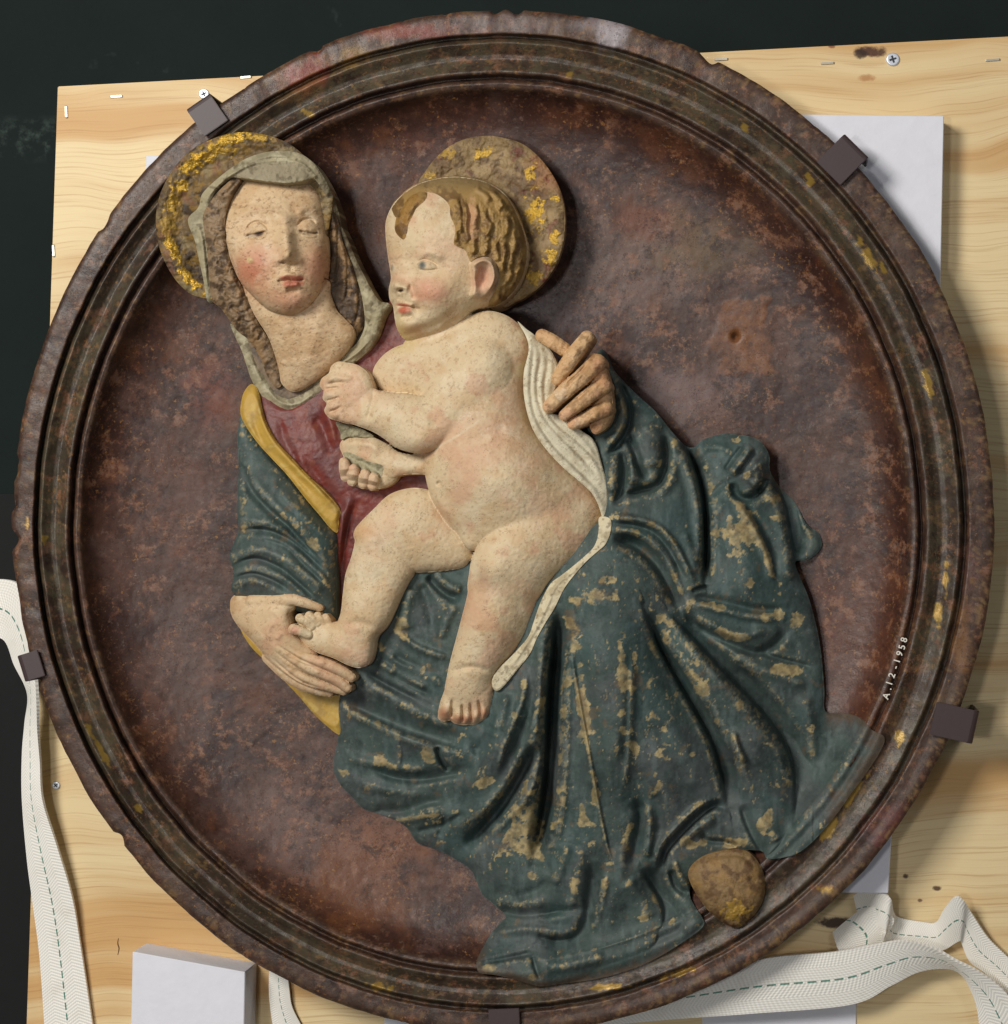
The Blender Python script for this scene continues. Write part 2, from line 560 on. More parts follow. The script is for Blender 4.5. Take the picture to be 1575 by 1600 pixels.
M_wood = wood('plywood', [(1365, 80, 26, 9, (74, 42, 28), 0.95), (1345, 85, 12, 7, (50, 28, 20), 0.9), (1300, 72, 6, 4, (120, 60, 40), 0.8),
                          (1305, 1441, 30, 9, (48, 28, 20), 0.95), (1415, 1369, 5, 4, (60, 34, 22), 0.9), (1465, 1388, 8, 4, (70, 36, 24), 0.9), (1437, 1407, 4, 3, (80, 44, 28), 0.8),
                          (1355, 122, 14, 6, (170, 112, 60), 0.7)])
board = bpy.data.objects.new('plywood_board', None); COL.objects.link(board); board.location = W(800, 900, ZB - 36)
tag(board, 'pale plywood board with dark knots lying under the round relief', 'board')
bm = bmesh.new()
vs = []
cor = ((90, 135), (2050, 32), (2060, 2000), (28, 2000))
for z in (ZB - 36, ZB):
    for x, y in cor:
        vs.append(bm.verts.new(W(x, y, ZB) + Vector((0, 0, (z - ZB) * S))))
for f in ((3, 2, 1, 0), (4, 5, 6, 7), (0, 1, 5, 4), (1, 2, 6, 5), (2, 3, 7, 6), (3, 0, 4, 7)):
    bm.faces.new([vs[i] for i in f])
parented(bm_obj('panel', bm, M_wood, bevel=0.0006), board)

M_zinc = plain('zinc', (215, 220, 228), 0.42, 0.6, var=0.06, scale=900)
M_recess = plain('screw_recess', (60, 64, 70), 0.6, 0.5)
def screw(px, py, r):
    bm = bmesh.new()
    c = W(px, py, ZB)
    rings = []
    for rr, zz in ((r, 0.0006), (r * 0.96, 0.0012), (r * 0.8, 0.0014), (r * .5, 0.00125)):
        rings.append([bm.verts.new(c + Vector((rr * S * math.cos(a), rr * S * math.sin(a), zz))) for a in [2 * math.pi * i / 24 for i in range(24)]])
    bot = [bm.verts.new(v.co - Vector((0, 0, .0012))) for v in rings[0]]
    rings.insert(0, bot)
    for a, b_ in zip(rings[:-1], rings[1:]):
        for i in range(24):
            bm.faces.new((a[i], a[(i + 1) % 24], b_[(i + 1) % 24], b_[i]))
    bm.faces.new(rings[-1])
    o = parented(bm_obj('screw', bm, M_zinc, smooth=True), board)
    bm = bmesh.new()
    a0 = random.uniform(0.2, 0.9)
    for k in range(2):
        mat = Matrix.Translation(c + Vector((0, 0, 0.0013))) @ Matrix.Rotation(a0 + k * math.pi / 2, 4, 'Z')
        bmesh.ops.create_cube(bm, size=1, matrix=mat @ Matrix.Diagonal((r * 1.05 * S, r * 0.26 * S, 0.0006 + 0.0001 * k, 1)))
    d = parented(bm_obj('cross_recess', bm, M_recess), board)
    d.parent = o; d.matrix_parent_inverse = Matrix.Translation(-board.location) @ Matrix.Translation((0, 0, 0))
    d.matrix_parent_inverse = Matrix.Identity(4)
for p in ((319, 147, 8.5), (1395, 93, 11), (88, 1227, 6.5)):
    screw(*p)

M_steel = plain('staple_steel', (196, 192, 178), 0.4, 0.7, var=0.05)
for px, py, ang, ln in ((182, 151, -4, 20), (104, 175, 88, 20), (84, 392, 87, 20), (384, 121, -5, 19), (1127, 93, -3, 22), (1293, 99, -3, 22), (1551, 94, -4, 24)):
    bm = bmesh.new()
    pts = []
    h = 2.4
    prof = [(-ln / 2, -4), (-ln / 2, h * .6), (-ln / 2 + 1.5, h), (ln / 2 - 1.5, h), (ln / 2, h * .6), (ln / 2, -4)]
    c = W(px, py, ZB); a = math.radians(-ang)
    rows = []
    for u, z in prof:
        row = []
        for s_ in (-1.6, 1.6):
            for dz in (0, 1.4):
                row.append(bm.verts.new(c + Vector(((u * math.cos(a) - s_ * math.sin(a)) * S, (u * math.sin(a) + s_ * math.cos(a)) * S, (z - dz) * S))))
        rows.append(row)
    for r0, r1 in zip(rows[:-1], rows[1:]):
        for i, j in ((0, 2), (2, 3), (3, 1), (1, 0)):
            bm.faces.new((r0[i], r0[j], r1[j], r1[i]))
    parented(bm_obj('staple', bm, M_steel), board)
bm = bmesh.new()
P = cr([(185, 1466), (184, 1474), (186, 1482), (184, 1492)], False, 4)
M_splint = plain('splinter', (110, 78, 40), 0.7)
pv = None
for i, (x, y) in enumerate(P):
    w_ = 0.4 + 1.1 * math.sin(math.pi * i / (len(P) - 1))
    ro = [bm.verts.new(W(x - w_, y, ZB - .5)), bm.verts.new(W(x, y, ZB + 1.2)), bm.verts.new(W(x + w_, y, ZB - .5))]
    if pv:
        bm.faces.new((pv[0], ro[0], ro[1], pv[1])); bm.faces.new((pv[1], ro[1], ro[2], pv[2]))
    pv = ro
parented(bm_obj('splinter', bm, M_splint), board)

# foam
M_foam = plain('white_foam', (226, 226, 233), 0.85, var=0.035, scale=70, bumpd=0.8, spec=0.2)
def foam(pts, ztop, label):
    bm = bmesh.new()
    tp = [bm.verts.new(W(x, y, ztop)) for x, y in pts]
    bt = [bm.verts.new(Vector((v.co.x, v.co.y, ZB * S + 0.0002))) for v in tp]
    n = len(pts)
    bm.faces.new(tp); bm.faces.new(bt[::-1])
    for i in range(n):
        bm.faces.new((tp[i], bt[i], bt[(i + 1) % n], tp[(i + 1) % n]))
    o = bm_obj('foam_block', bm, M_foam, bevel=0.0006, seg=1)
    tag(o, label, 'foam block', 'white foam blocks under the relief')
foam([(1170, 178), (1475, 181), (1468, 520), (1440, 470), (1340, 330)], -64, 'white foam slab under the upper right rim of the relief')
foam([(1394, 1290), (1388, 1396), (1270, 1394), (1330, 1340)], -64, 'white foam slab showing as a small corner at lower right, above the tangled strap')
foam([(1098, 1530), (1339, 1500), (1337, 1700), (1096, 1700)], -112, 'white foam block under the broad strap at the bottom edge')
foam([(207, 1487), (383, 1519), (379, 1720), (202, 1720)], -45, 'thick white foam block standing at lower left below the rim')
foam([(228, 243), (300, 243), (290, 262), (250, 310), (227, 340)], -76, 'white foam block peeping out behind the upper left rim by the halo')
foam([(601, 1570), (760, 1575), (760, 1700), (598, 1700)], -80, 'white foam block just visible at the bottom left of the lowest clip')

# webbing straps
m, nt, b = newmat('webbing')
uv = nd(nt, 'ShaderNodeUVMap', uv_map='UVMap').outputs[0]
sp = nd(nt, 'ShaderNodeSeparateXYZ'); lk(nt, uv, sp.inputs[0])
U, Vv = sp.outputs[0], sp.outputs[1]
tri = mth(nt, 'PINGPONG', mth(nt, 'MULTIPLY', Vv, 4.0), 1.0)
ph = mth(nt, 'ADD', mth(nt, 'MULTIPLY', U, 12.0), mth(nt, 'MULTIPLY', tri, 2.0))
st_ = mth(nt, 'SINE', mth(nt, 'MULTIPLY', ph, 6.2832))
yarn = mth(nt, 'SINE', mth(nt, 'MULTIPLY', Vv, 6.2832 * 22))
wv = mth(nt, 'ADD', st_, mth(nt, 'MULTIPLY', yarn, 0.5))
dirt = noise(nt, nd(nt, 'ShaderNodeTexCoord').outputs['Object'], 40, 4, 0.6)
c = mixn(nt, ramp(nt, wv, -1.2, 0.6), lin(232, 227, 216), lin(246, 243, 235))
c = mixn(nt, mth(nt, 'MULTIPLY', ramp(nt, dirt, 0.5, 0.75), 0.25), c, lin(200, 190, 168))
ctr = mth(nt, 'LESS_THAN', mth(nt, 'ABSOLUTE', mth(nt, 'SUBTRACT', Vv, 0.5)), 0.016)
dash = mth(nt, 'LESS_THAN', mth(nt, 'FRACT', mth(nt, 'MULTIPLY', U, 3.6)), 0.68)
c = mixn(nt, mth(nt, 'MULTIPLY', mth(nt, 'MULTIPLY', ctr, dash), 0.9), c, lin(28, 118, 96))
lk(nt, c, b.inputs['Base Color'])
b.inputs['Roughness'].default_value = 0.5
b.inputs['Sheen Weight'].default_value = 0.15
bp = nd(nt, 'ShaderNodeBump', i_Strength=0.28, i_Distance=0.0006); lk(nt, wv, bp.inputs['Height']); lk(nt, bp.outputs[0], b.inputs['Normal'])
M_web = m

def ribbon(name, secs, width, label, group, thick=5.0):
    A = np.array(secs, np.float64)          # Lx Ly Lz Rx Ry Rz
    A[:, [2, 5]] += 150 + ZB
    P = cr(A, False, 10)
    n = len(P); k = 9
    L = np.stack(WX(P[:, 0], P[:, 1], P[:, 2]), 1); R = np.stack(WX(P[:, 3], P[:, 4], P[:, 5]), 1)
    mid = (L + R) / 2
    cum = np.concatenate([[0], np.cumsum(np.linalg.norm(mid[1:] - mid[:-1], axis=1))]) / (width * S)
    v = np.linspace(0, 1, k)
    G_ = L[:, None, :] + (R - L)[:, None, :] * v[None, :, None]
    dv = R - L
    tn = np.gradient(mid, axis=0)
    nr = np.cross(tn, dv); nr /= np.linalg.norm(nr, axis=1)[:, None] + 1e-12
    nr *= np.sign(nr[:, 2:3] + 1e-9)
    bow = 1.5 * S * np.sin(np.pi * v)
    top = G_ + nr[:, None, :] * bow[None, :, None]
    bot = G_ - nr[:, None, :] * (thick * S) + nr[:, None, :] * bow[None, :, None]
    V = np.concatenate([top.reshape(-1, 3), bot.reshape(-1, 3)], 0)
    i, j = np.meshgrid(np.arange(n - 1), np.arange(k - 1), indexing='ij'); i = i.ravel(); j = j.ravel()
    a = i * k + j
    Q = [np.stack([a, a + 1, a + k + 1, a + k], 1), np.stack([a + n * k, a + n * k + k, a + n * k + k + 1, a + n * k + 1], 1)]
    r = np.arange(n - 1) * k
    Q.append(np.stack([r, r + k, r + k + n * k, r + n * k], 1)); r = r + k - 1
    Q.append(np.stack([r, r + n * k, r + k + n * k, r + k], 1))
    Q = np.concatenate(Q, 0)
    me = mesh_np(name, V, Q)
    uvl = me.uv_layers.new(name='UVMap')
    vi = np.zeros(len(me.loops), np.int32); me.loops.foreach_get('vertex_index', vi)
    vi = vi % (n * k)
    uvl.data.foreach_set('uv', np.stack([cum[vi // k], v[vi % k]], 1).astype(np.float32).ravel())
    bm = bmesh.new(); bm.from_mesh(me); bmesh.ops.recalc_face_normals(bm, faces=bm.faces); bm.to_mesh(me); bm.free()
    o = obj(name, me, M_web)
    me.set_sharp_from_angle(angle=math.radians(40))
    tag(o, label, 'strap', group)
    return o

GS = 'white webbing straps round the board'
ribbon('webbing_strap', [(-60, 1015, -150, -60, 925, -150), (0, 997, -135, 2, 905, -130), (22, 1040, -125, 42, 935, -105), (42, 1084, -120, 55, 1066, -95), (38, 1130, -118, 58, 1140, -105),
                         (34, 1180, -118, 62, 1190, -108), (34, 1250, -122, 66, 1250, -110), (42, 1345, -130, 88, 1320, -118), (52, 1420, -138, 112, 1400, -128), (62, 1500, -141, 126, 1480, -136), (71, 1630, -142, 147, 1620, -140)],
       62, 'white webbing strap with green thread running down the left edge of the plywood', GS)
ribbon('webbing_strap', [(700, 1600, -120, 700, 1640, -125), (900, 1560, -108, 905, 1608, -112), (1050, 1530, -102, 1050, 1593, -108), (1196, 1498, -98, 1174, 1584, -104), (1303, 1488, -94, 1329, 1570, -102), (1371, 1476, -88, 1393, 1540, -104),
                         (1414, 1471, -84, 1436, 1519, -106), (1457, 1482, -86, 1478, 1514, -112), (1492, 1502, -92, 1502, 1524, -116), (1530, 1520, -100, 1517, 1549, -120), (1572, 1552, -108, 1527, 1580, -124), (1625, 1625, -112, 1532, 1630, -128)],
       78, 'broad white strap with green thread curving along the bottom right in front', GS)
def zs(l, lz, r, rz):
    (a, b_), (c_, d) = ZS(l, r)
    return (a, b_, lz, c_, d, rz)
ribbon('webbing_strap', [zs((240, 330), -140, (300, 560), -140), zs((330, 285), -128, (390, 560), -128), zs((450, 300), -108, (470, 600), -112), zs((560, 350), -98, (520, 640), -108), zs((590, 470), -118, (500, 730), -126), zs((640, 520), -138, (560, 790), -138),
                         zs((830, 556), -138, (800, 800), -138), zs((950, 560), -132, (960, 810), -136), zs((1020, 450), -116, (1040, 790), -134), zs((1110, 352), -104, (1120, 740), -130), zs((1190, 365), -104, (1165, 720), -130),
                         zs((1260, 480), -120, (1175, 745), -138), zs((1400, 690), -128, (1245, 900), -140), zs((1580, 870), -130, (1390, 1010), -140), zs((1760, 1060), -130, (1560, 1180), -140)],
       46, 'crumpled white strap folded into a peak behind the broad one at lower right', GS)
ribbon('webbing_strap', [zs((310, 440), -128, (60, 645), -140), zs((440, 430), -112, (75, 700), -136), zs((590, 530), -112, (112, 800), -132), zs((520, 700), -126, (180, 880), -134), zs((470, 860), -138, (260, 960), -138)],
       46, 'short folded strap end crossing beneath the lower right rim', GS)
ribbon('webbing_strap', [(421, 1500, -138, 448, 1512, -138), (420, 1535, -138, 452, 1547, -138), (421, 1565, -136, 457, 1575, -140), (428, 1612, -132, 476, 1612, -142), (440, 1660, -130, 500, 1660, -144)],
       40, 'short shaded strap slipping under the rim beside the thick foam block', GS)

# ---------------------------------------------------------------- the roundel
relief_root = bpy.data.objects.new('round_relief', None); COL.objects.link(relief_root)
relief_root.location = W(786, 815, -60)
tag(relief_root, 'round painted terracotta relief of a woman holding a naked baby on her lap', 'relief')

RI = 0.845
def ell(rho):
    t = np.clip((rho - RI) / (1 - RI), 0, 2)
    k = np.minimum(rho / RI, 1)
    cx = 774 + 12.5 * t; cy = 822 - 7 * t
    rx = np.where(rho < RI, 646 * k, 646 + 121 * t); ry = np.where(rho < RI, 682 * k, 682 + 118 * t)
    return cx, cy, rx, ry

def rho_of(X, Y):
    r = np.sqrt(((X - 774) / 646) ** 2 + ((Y - 822) / 682) ** 2) * RI
    for _ in range(3):
        cx, cy, rx, ry = ell(r)
        q = np.sqrt(((X - cx) / rx) ** 2 + ((Y - cy) / ry) ** 2)
        r = r * q
    return r

PROF_R = [0.0, .05, .845, .849, .857, .8615, .8645, .8695, .8725, .877, .882, .888, .895, .904, .914, .924, .931, .936, .9405, .9435, .9495, .9525, .955, .985, .996, 1.0]
PROF_Z = [0, 0, -12, -8, -5, -7, -25, -25, -8, -1, 0, -4, -10, -14, -12, -6, -1, 2, -3, -22, -22, -3, 0, 1, 0, -5]
_pr = np.linspace(.84, 1.0, 1601)
_pz = np.convolve(np.pad(np.interp(_pr, PROF_R, PROF_Z), 20, mode='edge'), np.hanning(33) / np.hanning(33).sum(), mode='same')[20:-20]
_pz[-40:] = np.interp(_pr[-40:], PROF_R, PROF_Z)
PROF_R, PROF_Z = _pr, _pz
def dish_z(rho):
    d = np.clip((RI - rho) / RI, 0, 1)
    bowl = -12 - 42 * (1 - np.exp(-d * RI / .035)) - 46 * (1 - (1 - d) ** 2.2)
    return np.where(rho < RI, bowl, np.interp(rho, PROF_R, PROF_Z))
def dish_full(X, Y):
    r = rho_of(X, Y)
    cx, cy, rx, ry = ell(r)
    th_ = np.arctan2((Y - cy) / ry, (X - cx) / rx)
    w_ = np.exp(-((np.arctan2(np.sin(th_ - .85), np.cos(th_ - .85))) / .62) ** 2)
    z = dish_z(r)
    return np.where((r > .85) & (r < .975), z + w_ * .62 * (-4 - z), z)
def dish_soft(X, Y):
    r = rho_of(X, Y)
    return np.where(r < RI, dish_z(r), -12 + 12 * sst(RI, RI + .03, r)).astype(np.float32)

na, r_in = 1400, np.linspace(0.001, 0.80, 210)
r_mid = np.linspace(0.80, 0.845, 24)[1:]
rr = np.unique(np.concatenate([r_in, r_mid, np.linspace(.845, .966, 66), [.972, .98, .988, .993, .997, 1.0]]))
th = np.linspace(0, 2 * np.pi, na, endpoint=False)
RR, TH = np.meshgrid(rr, th, indexing='ij')
cx, cy, rx, ry = ell(RR)
ca, sa = np.cos(TH), np.sin(TH)
wob = (fbm(ca * 900, sa * 900, 60, 3, 5) - 0.5) * 3.5 * sst(.2, .86, RR) * (1 - 0.4 * sst(.9, 1, RR))
edge = (fbm(ca * 800, sa * 800, 60, 4, 9) - 0.5) * 5 + np.minimum(fbm(ca * 800, sa * 800, 34, 2, 21) - 0.33, 0) * 45 * sst(-.2, .5, -ca * .7 - sa * .7 + .05)
rad = 1 + (wob + edge * sst(.975, 1.0, RR)) / 780.0
PX = cx + rx * rad * ca; PY = cy + ry * rad * sa
PZ = dish_z(RR) + (fbm(PX, PY, 40, 4, 31) - 0.5) * np.where(RR < RI, 2.2, 2) + (fbm(PX, PY, 9, 3, 33) - 0.5) * np.where(RR < RI, .8, 1.4)
PZ += (fbm(ca * 800, sa * 800, 45, 3, 77) - 0.5) * 4 * sst(.84, .86, RR)
class _G: pass
dg = _G(); dg.X, dg.Y = PX.astype(np.float32), PY.astype(np.float32); dg.shape = PX.shape
bump(PZ, dg, 1149, 526, 5, 6, -14)
inpatch = sst(12, 0, np.maximum(np.abs(PX - 1158) - 36, np.abs(PY - 526) - 50) + (fbm(PX, PY, 26, 4, 41) - .5) * 44)
PZ += inpatch * .6
# colour
C = np.broadcast_to(lin(84, 58, 50), PX.shape + (3,)).astype(np.float32).copy()
n_big = fbm(PX, PY, 150, 4, 51); n_md = fbm(PX, PY, 48, 5, 52); n_sm = fbm(PX, PY, 30, 3, 53)
C = mixc(C, lin(66, 42, 38), sst(.45, .62, n_big))
C = mixc(C, lin(108, 68, 44), sst(.53, .68, n_md) * .6)
C = mixc(C, lin(100, 80, 80), sst(.54, .72, fbm(PX, PY, 70, 5, 54)) * .6)
C = mixc(C, lin(58, 36, 33), sst(.54, .68, n_sm) * .55)
rim = sst(.835, .848, RR)
C = mixc(C, lin(86, 66, 58), rim * .75)
cove = sst(.875, .885, RR) * (1 - sst(.945, .953, RR))
C = mixc(C, lin(90, 86, 68), cove * .75)
C = mixc(C, lin(66, 58, 48), cove * sst(.5, .62, fbm(PX, PY, 60, 4, 55)) * .8)
C = mixc(C, lin(112, 90, 70), rim * sst(.55, .7, fbm(PX, PY, 40, 5, 56)) * .4)
C = mixc(C, lin(60, 44, 40), rim * sst(.55, .68, fbm(PX, PY, 34, 4, 57)) * .7)
for (x, y, a, b_, c_, amt) in [(1000, 400, 95, 60, (128, 110, 106), .7), (1065, 610, 60, 45, (130, 112, 118), .8), (960, 470, 60, 40, (122, 106, 108), .7), (870, 500, 60, 30, (98, 88, 100), .5), (1020, 345, 40, 25, (126, 72, 44), .7), (1120, 740, 90, 60, (96, 66, 58), .5),
                              (330, 600, 30, 60, (132, 70, 50), .6), (560, 1370, 90, 70, (136, 86, 50), .65), (600, 1310, 60, 40, (140, 90, 56), .5), (1340, 1000, 60, 160, (112, 66, 46), .55), (250, 800, 80, 120, (104, 70, 58), .5), (450, 1290, 80, 60, (122, 100, 100), .6),
                              (290, 1040, 60, 90, (112, 92, 92), .5), (560, 380, 50, 50, (122, 78, 58), .6), (760, 190, 120, 25, (70, 40, 32), .6), (1100, 380, 55, 40, (110, 92, 60), .7), (700, 240, 60, 30, (96, 56, 46), .5), (1340, 640, 40, 160, (84, 58, 50), .5)]:  # lower-left pale patches: mottling with the gloss highlights put into the colour
    C = mixc(C, lin(*c_), blobm(dg, x, y, a, b_, 0, .7, 2.0, int(x) % 97, 36) * amt)
worn = np.exp(-((np.arctan2(np.sin(TH - .85), np.cos(TH - .85))) / .62) ** 2)
PZ = np.where((RR > .85) & (RR < .975), PZ + worn * .62 * (-4 - dish_z(RR)), PZ)
C_ = C.mean(-1, keepdims=True) * np.array([1.06, .98, .94], np.float32)
C = (C * .86 + C_ * .14) * np.where(RR < RI, .70, .74)[..., None] * np.where((RR < RI)[..., None], np.array([1.14, .97, .81], np.float32), np.array([1.04, .98, .86], np.float32))
C = mixc(C, lin(116, 74, 44), inpatch * (.5 + .45 * sst(.4, .6, fbm(PX, PY, 16, 4, 58))))
for (x, y, a, b_, c_, amt) in [(480, 118, 34, 26, (126, 58, 48), .9), (545, 88, 26, 18, (138, 108, 62), .85), (640, 50, 60, 10, (130, 66, 54), .8), (700, 45, 30, 10, (110, 66, 60), .6), (790, 38, 90, 14, (112, 96, 94), .6), (955, 48, 20, 26, (170, 162, 166), .8), (935, 40, 30, 14, (150, 140, 144), .5),
                               (470, 140, 40, 14, (132, 104, 66), .5), (1500, 1000, 14, 60, (130, 92, 56), .7), (1512, 880, 14, 40, (96, 66, 60), .6), (1400, 1300, 40, 40, (120, 70, 66), .5)]:
    C = mixc(C, lin(*c_), blobm(dg, x, y, a, b_, -.4 if x < 600 else 0, .5, 1.6, int(x) % 89, 12) * amt)
C = mixc(C, lin(150, 120, 82), sst(.972, .99, RR) * sst(.58, .68, fbm(PX, PY, 9, 4, 63)) * (.1 + .45 * sst(-.1, .6, ca)))
C = mixc(C, lin(140, 110, 70), rim * sst(.66, .74, fbm(PX, PY, 9, 4, 64)) * .4)
GD = np.zeros(PX.shape, np.float32)
for (x, y, a, b_, ro) in [(480, 176, 8, 6, 0), (888, 118, 7, 6, 0), (1165, 199, 9, 5, .5), (1266, 284, 8, 7, 0), (1358, 404, 8, 30, -.5), (1452, 606, 7, 26, -.2), (1262, 275, 5, 5, 0), (155, 1168, 5, 32, -.5), (216, 1262, 5, 8, -.5), (590, 1541, 18, 8, .2), (1478, 905, 5, 26, 0), (1466, 960, 6, 24, 0),
                          (1380, 420, 5, 12, -.4), (70, 843, 5, 10, 0), (42, 818, 3, 8, 0), (1290, 1390, 12, 8, 0), (950, 1542, 30, 5, -.1), (1060, 1520, 26, 5, -.25), (1330, 1240, 10, 34, .6), (1296, 1296, 12, 20, .6), (1405, 1150, 8, 14, .4)]:
    mb = blobm(dg, x, y, a * 1.1, b_ * 1.1, ro, .9)
    GD = np.maximum(GD, sst(.54, .64, fbm(PX, PY, 9, 3, 62) * .6 + mb * .42) * (mb > .02) * .36)
V = np.stack(WX(PX, PY, PZ), -1).reshape(-1, 3)
nr_ = len(rr)
ii, jj = np.meshgrid(np.arange(nr_ - 1), np.arange(na), indexing='ij'); ii = ii.ravel(); jj = jj.ravel()
j2 = (jj + 1) % na
Q = np.stack([ii * na + jj, (ii) * na + j2, (ii + 1) * na + j2, (ii + 1) * na + jj], 1)
pc = C.reshape(-1, 3); gd = GD.ravel()
# hub, outer wall and back
outer = V[(nr_ - 1) * na:]
ring2 = outer.copy(); ring2[:, 2] = -64 * S + (fbm(ca[0] * 800, sa[0] * 800, 25, 2, 71) - .5) * 4 * S
cen = np.array(WX(774, 822, -100)); 
ring3 = ring2.copy(); ring3[:, :2] = cen[:2] + (ring2[:, :2] - cen[:2]) * 0.8; ring3[:, 2] = -72 * S
base = len(V)
V = np.concatenate([V, outer, ring2, ring3], 0)
k = np.arange(na); k2 = (k + 1) % na
Q = np.concatenate([Q, np.stack([base + k, base + na + k, base + na + k2, base + k2], 1)[:, ::-1], np.stack([base + na + k, base + 2 * na + k, base + 2 * na + k2, base + na + k2], 1)[:, ::-1]], 0)
hub = np.arange(0, na)
pc = np.concatenate([pc] + [np.broadcast_to(lin(70, 52, 46), (na, 3))] * 3, 0); gd = np.concatenate([gd, np.zeros(3 * na)])
M_dish = painted('old_dark_varnish', 0.40, (24, 16, 14), .7, (.57, .66), .26, .22, .34, (116, 76, 54), .4,
                 extra=(((136, 84, 46), 60, .52, .62, .6), ((44, 27, 24), 80, .50, .60, .7), ((122, 104, 96), 60, .54, .66, .4), ((124, 106, 96), 240, .56, .64, .4), ((150, 106, 56), 330, .57, .64, .75), ((36, 24, 22), 260, .54, .62, .6)))
roundel = parented(obj('roundel', mesh_np('roundel', V, Q[:, ::-1] if False else Q, pc, gd), M_dish), relief_root)

# ---------------------------------------------------------------- paints
SKIN = (206, 178, 140)
M_skin = painted('flesh_paint', 0.56, (88, 58, 36), .6, (.615, .68), .10, .32, .32, (190, 136, 98), .22, extra=(((180, 142, 100), 45, .5, .66, .3), ((226, 208, 178), 70, .52, .66, .45), ((150, 116, 80), 180, .62, .70, .3)))
M_cloth = painted('mantle_paint', 0.6, (34, 42, 42), .5, (.6, .7), .2, .3, .3, (100, 106, 102), .25, extra=(((104, 116, 110), 110, .55, .66, .4), ((40, 48, 46), 70, .53, .65, .45), ((150, 136, 96), 380, .62, .68, .5)))
M_dress = painted('dress_paint', 0.5, (58, 26, 24), .5, (.6, .7), .16, .25, .42, (132, 96, 92), .25)
M_veil = painted('veil_paint', 0.62, (96, 84, 58), .6, (.6, .68), .12, .3, .3)
M_yellow = painted('ochre_paint', 0.55, (96, 78, 34), .45, (.62, .7), .1, .2, .35)
M_hair = painted('hair_paint', 0.55, (40, 28, 18), .6, (.58, .68), .2, .4, .4)
M_halo = painted('worn_gilding', 0.55, (48, 36, 24), .55, (.58, .68), .2, .6, .4)

def gild(gr, spots, thr=.5, sc_=9, seed=5):
    g = np.zeros(gr.shape, np.float32)
    n = fbm(gr.X, gr.Y, sc_, 4, seed)
    for (x, y, a, b_, ro, amt) in spots:
        m = blobm(gr, x, y, a, b_, ro, .9)
        g = np.maximum(g, sst(thr, thr + .08, n * .62 + m * .38) * (m > 0.02) * amt)
    return g

def shape(pts, gr, smooth=True):
    F = sdf(pts, gr, smooth)
    return F, inflate(F, gr.g)

# ---------------------------------------------------------------- the woman: halo first
PH = Z1((78, 560), (95, 430), (150, 310), (235, 205), (340, 138), (450, 98), (560, 88), (680, 110), (790, 160), (880, 245), (945, 340), (1000, 440), (900, 800), (600, 960), (420, 965), (340, 955), (250, 925), (165, 835), (100, 700))
gr = grid_for([PH], 1.5)
F = sdf(PH, gr)
hx, hy = 405, 345
Z = rbf([(250, 340, 14), (300, 250, 20), (370, 205, 24), (480, 230, 28), (260, 420, 12), (330, 470, 6), (400, 330, 22)], gr.X, gr.Y)
Z += 5 * (1 - np.exp(-np.maximum(F, 0) / 4.0))
Z -= 16 * np.exp(-((F - 40) / 22.0) ** 2)
Z += (fbm(gr.X, gr.Y, 16, 4, 101) - .5) * 8 + (fbm(gr.X, gr.Y, 6, 3, 102) - .5) * 5
C = flat(gr, (104, 84, 54))
C = mixc(C, lin(62, 48, 32), sst(.45, .6, fbm(gr.X, gr.Y, 18, 4, 103)))
C = mixc(C, lin(150, 116, 50), sst(.5, .62, fbm(gr.X, gr.Y, 9, 4, 106)) * .5)
C = mixc(C, lin(140, 122, 84), sst(.55, .7, fbm(gr.X, gr.Y, 30, 4, 104)) * .7)
C = mixc(C, lin(120, 80, 60), sst(.6, .7, fbm(gr.X, gr.Y, 22, 4, 105)) * .6)
G1 = gild(gr, [(360, 218, 34, 11, -.3, .9), (305, 252, 26, 13, -.7, .95), (400, 214, 22, 7, 0, .6), (282, 290, 16, 12, 0, .8), (262, 350, 12, 22, .1, .35), (272, 392, 9, 24, -.4, .9), (296, 436, 24, 9, .8, .9), (325, 462, 12, 6, .5, .8), (345, 235, 24, 12, 0, .7), (330, 240, 20, 14, -.6, .8), (268, 320, 12, 20, 0, .6)], .52, 6, 7)
HALO = (gr, F, Z, C, G1)
# the woman is one figure: her flesh is the mesh that carries the rest
PFACE = Z1((428, 575), (440, 500), (470, 410), (520, 325), (600, 300), (720, 295), (850, 305), (915, 350), (945, 430), (962, 540), (972, 660), (968, 760), (955, 850), (925, 930), (875, 995), (805, 1036), (730, 1036), (655, 1005), (585, 940), (520, 870), (478, 780), (445, 680))
PNECK = Z1((520, 860), (560, 980), (610, 1070), (660, 1150), (695, 1240), (720, 1330), (735, 1400), (800, 1440), (900, 1390), (1000, 1310), (1085, 1210), (1110, 1120), (1060, 1060), (1015, 1010), (985, 930), (960, 850), (700, 800))
gw = grid_for([PFACE, PNECK], 1.1)
gr = gw
Ff, h = shape(PFACE, gr)
plane = 14 - 0.05 * (gr.X - 430) + 0.10 * (gr.Y - 380)
Zf = np.minimum(h, 78) * .80
Zf = Zf + plane
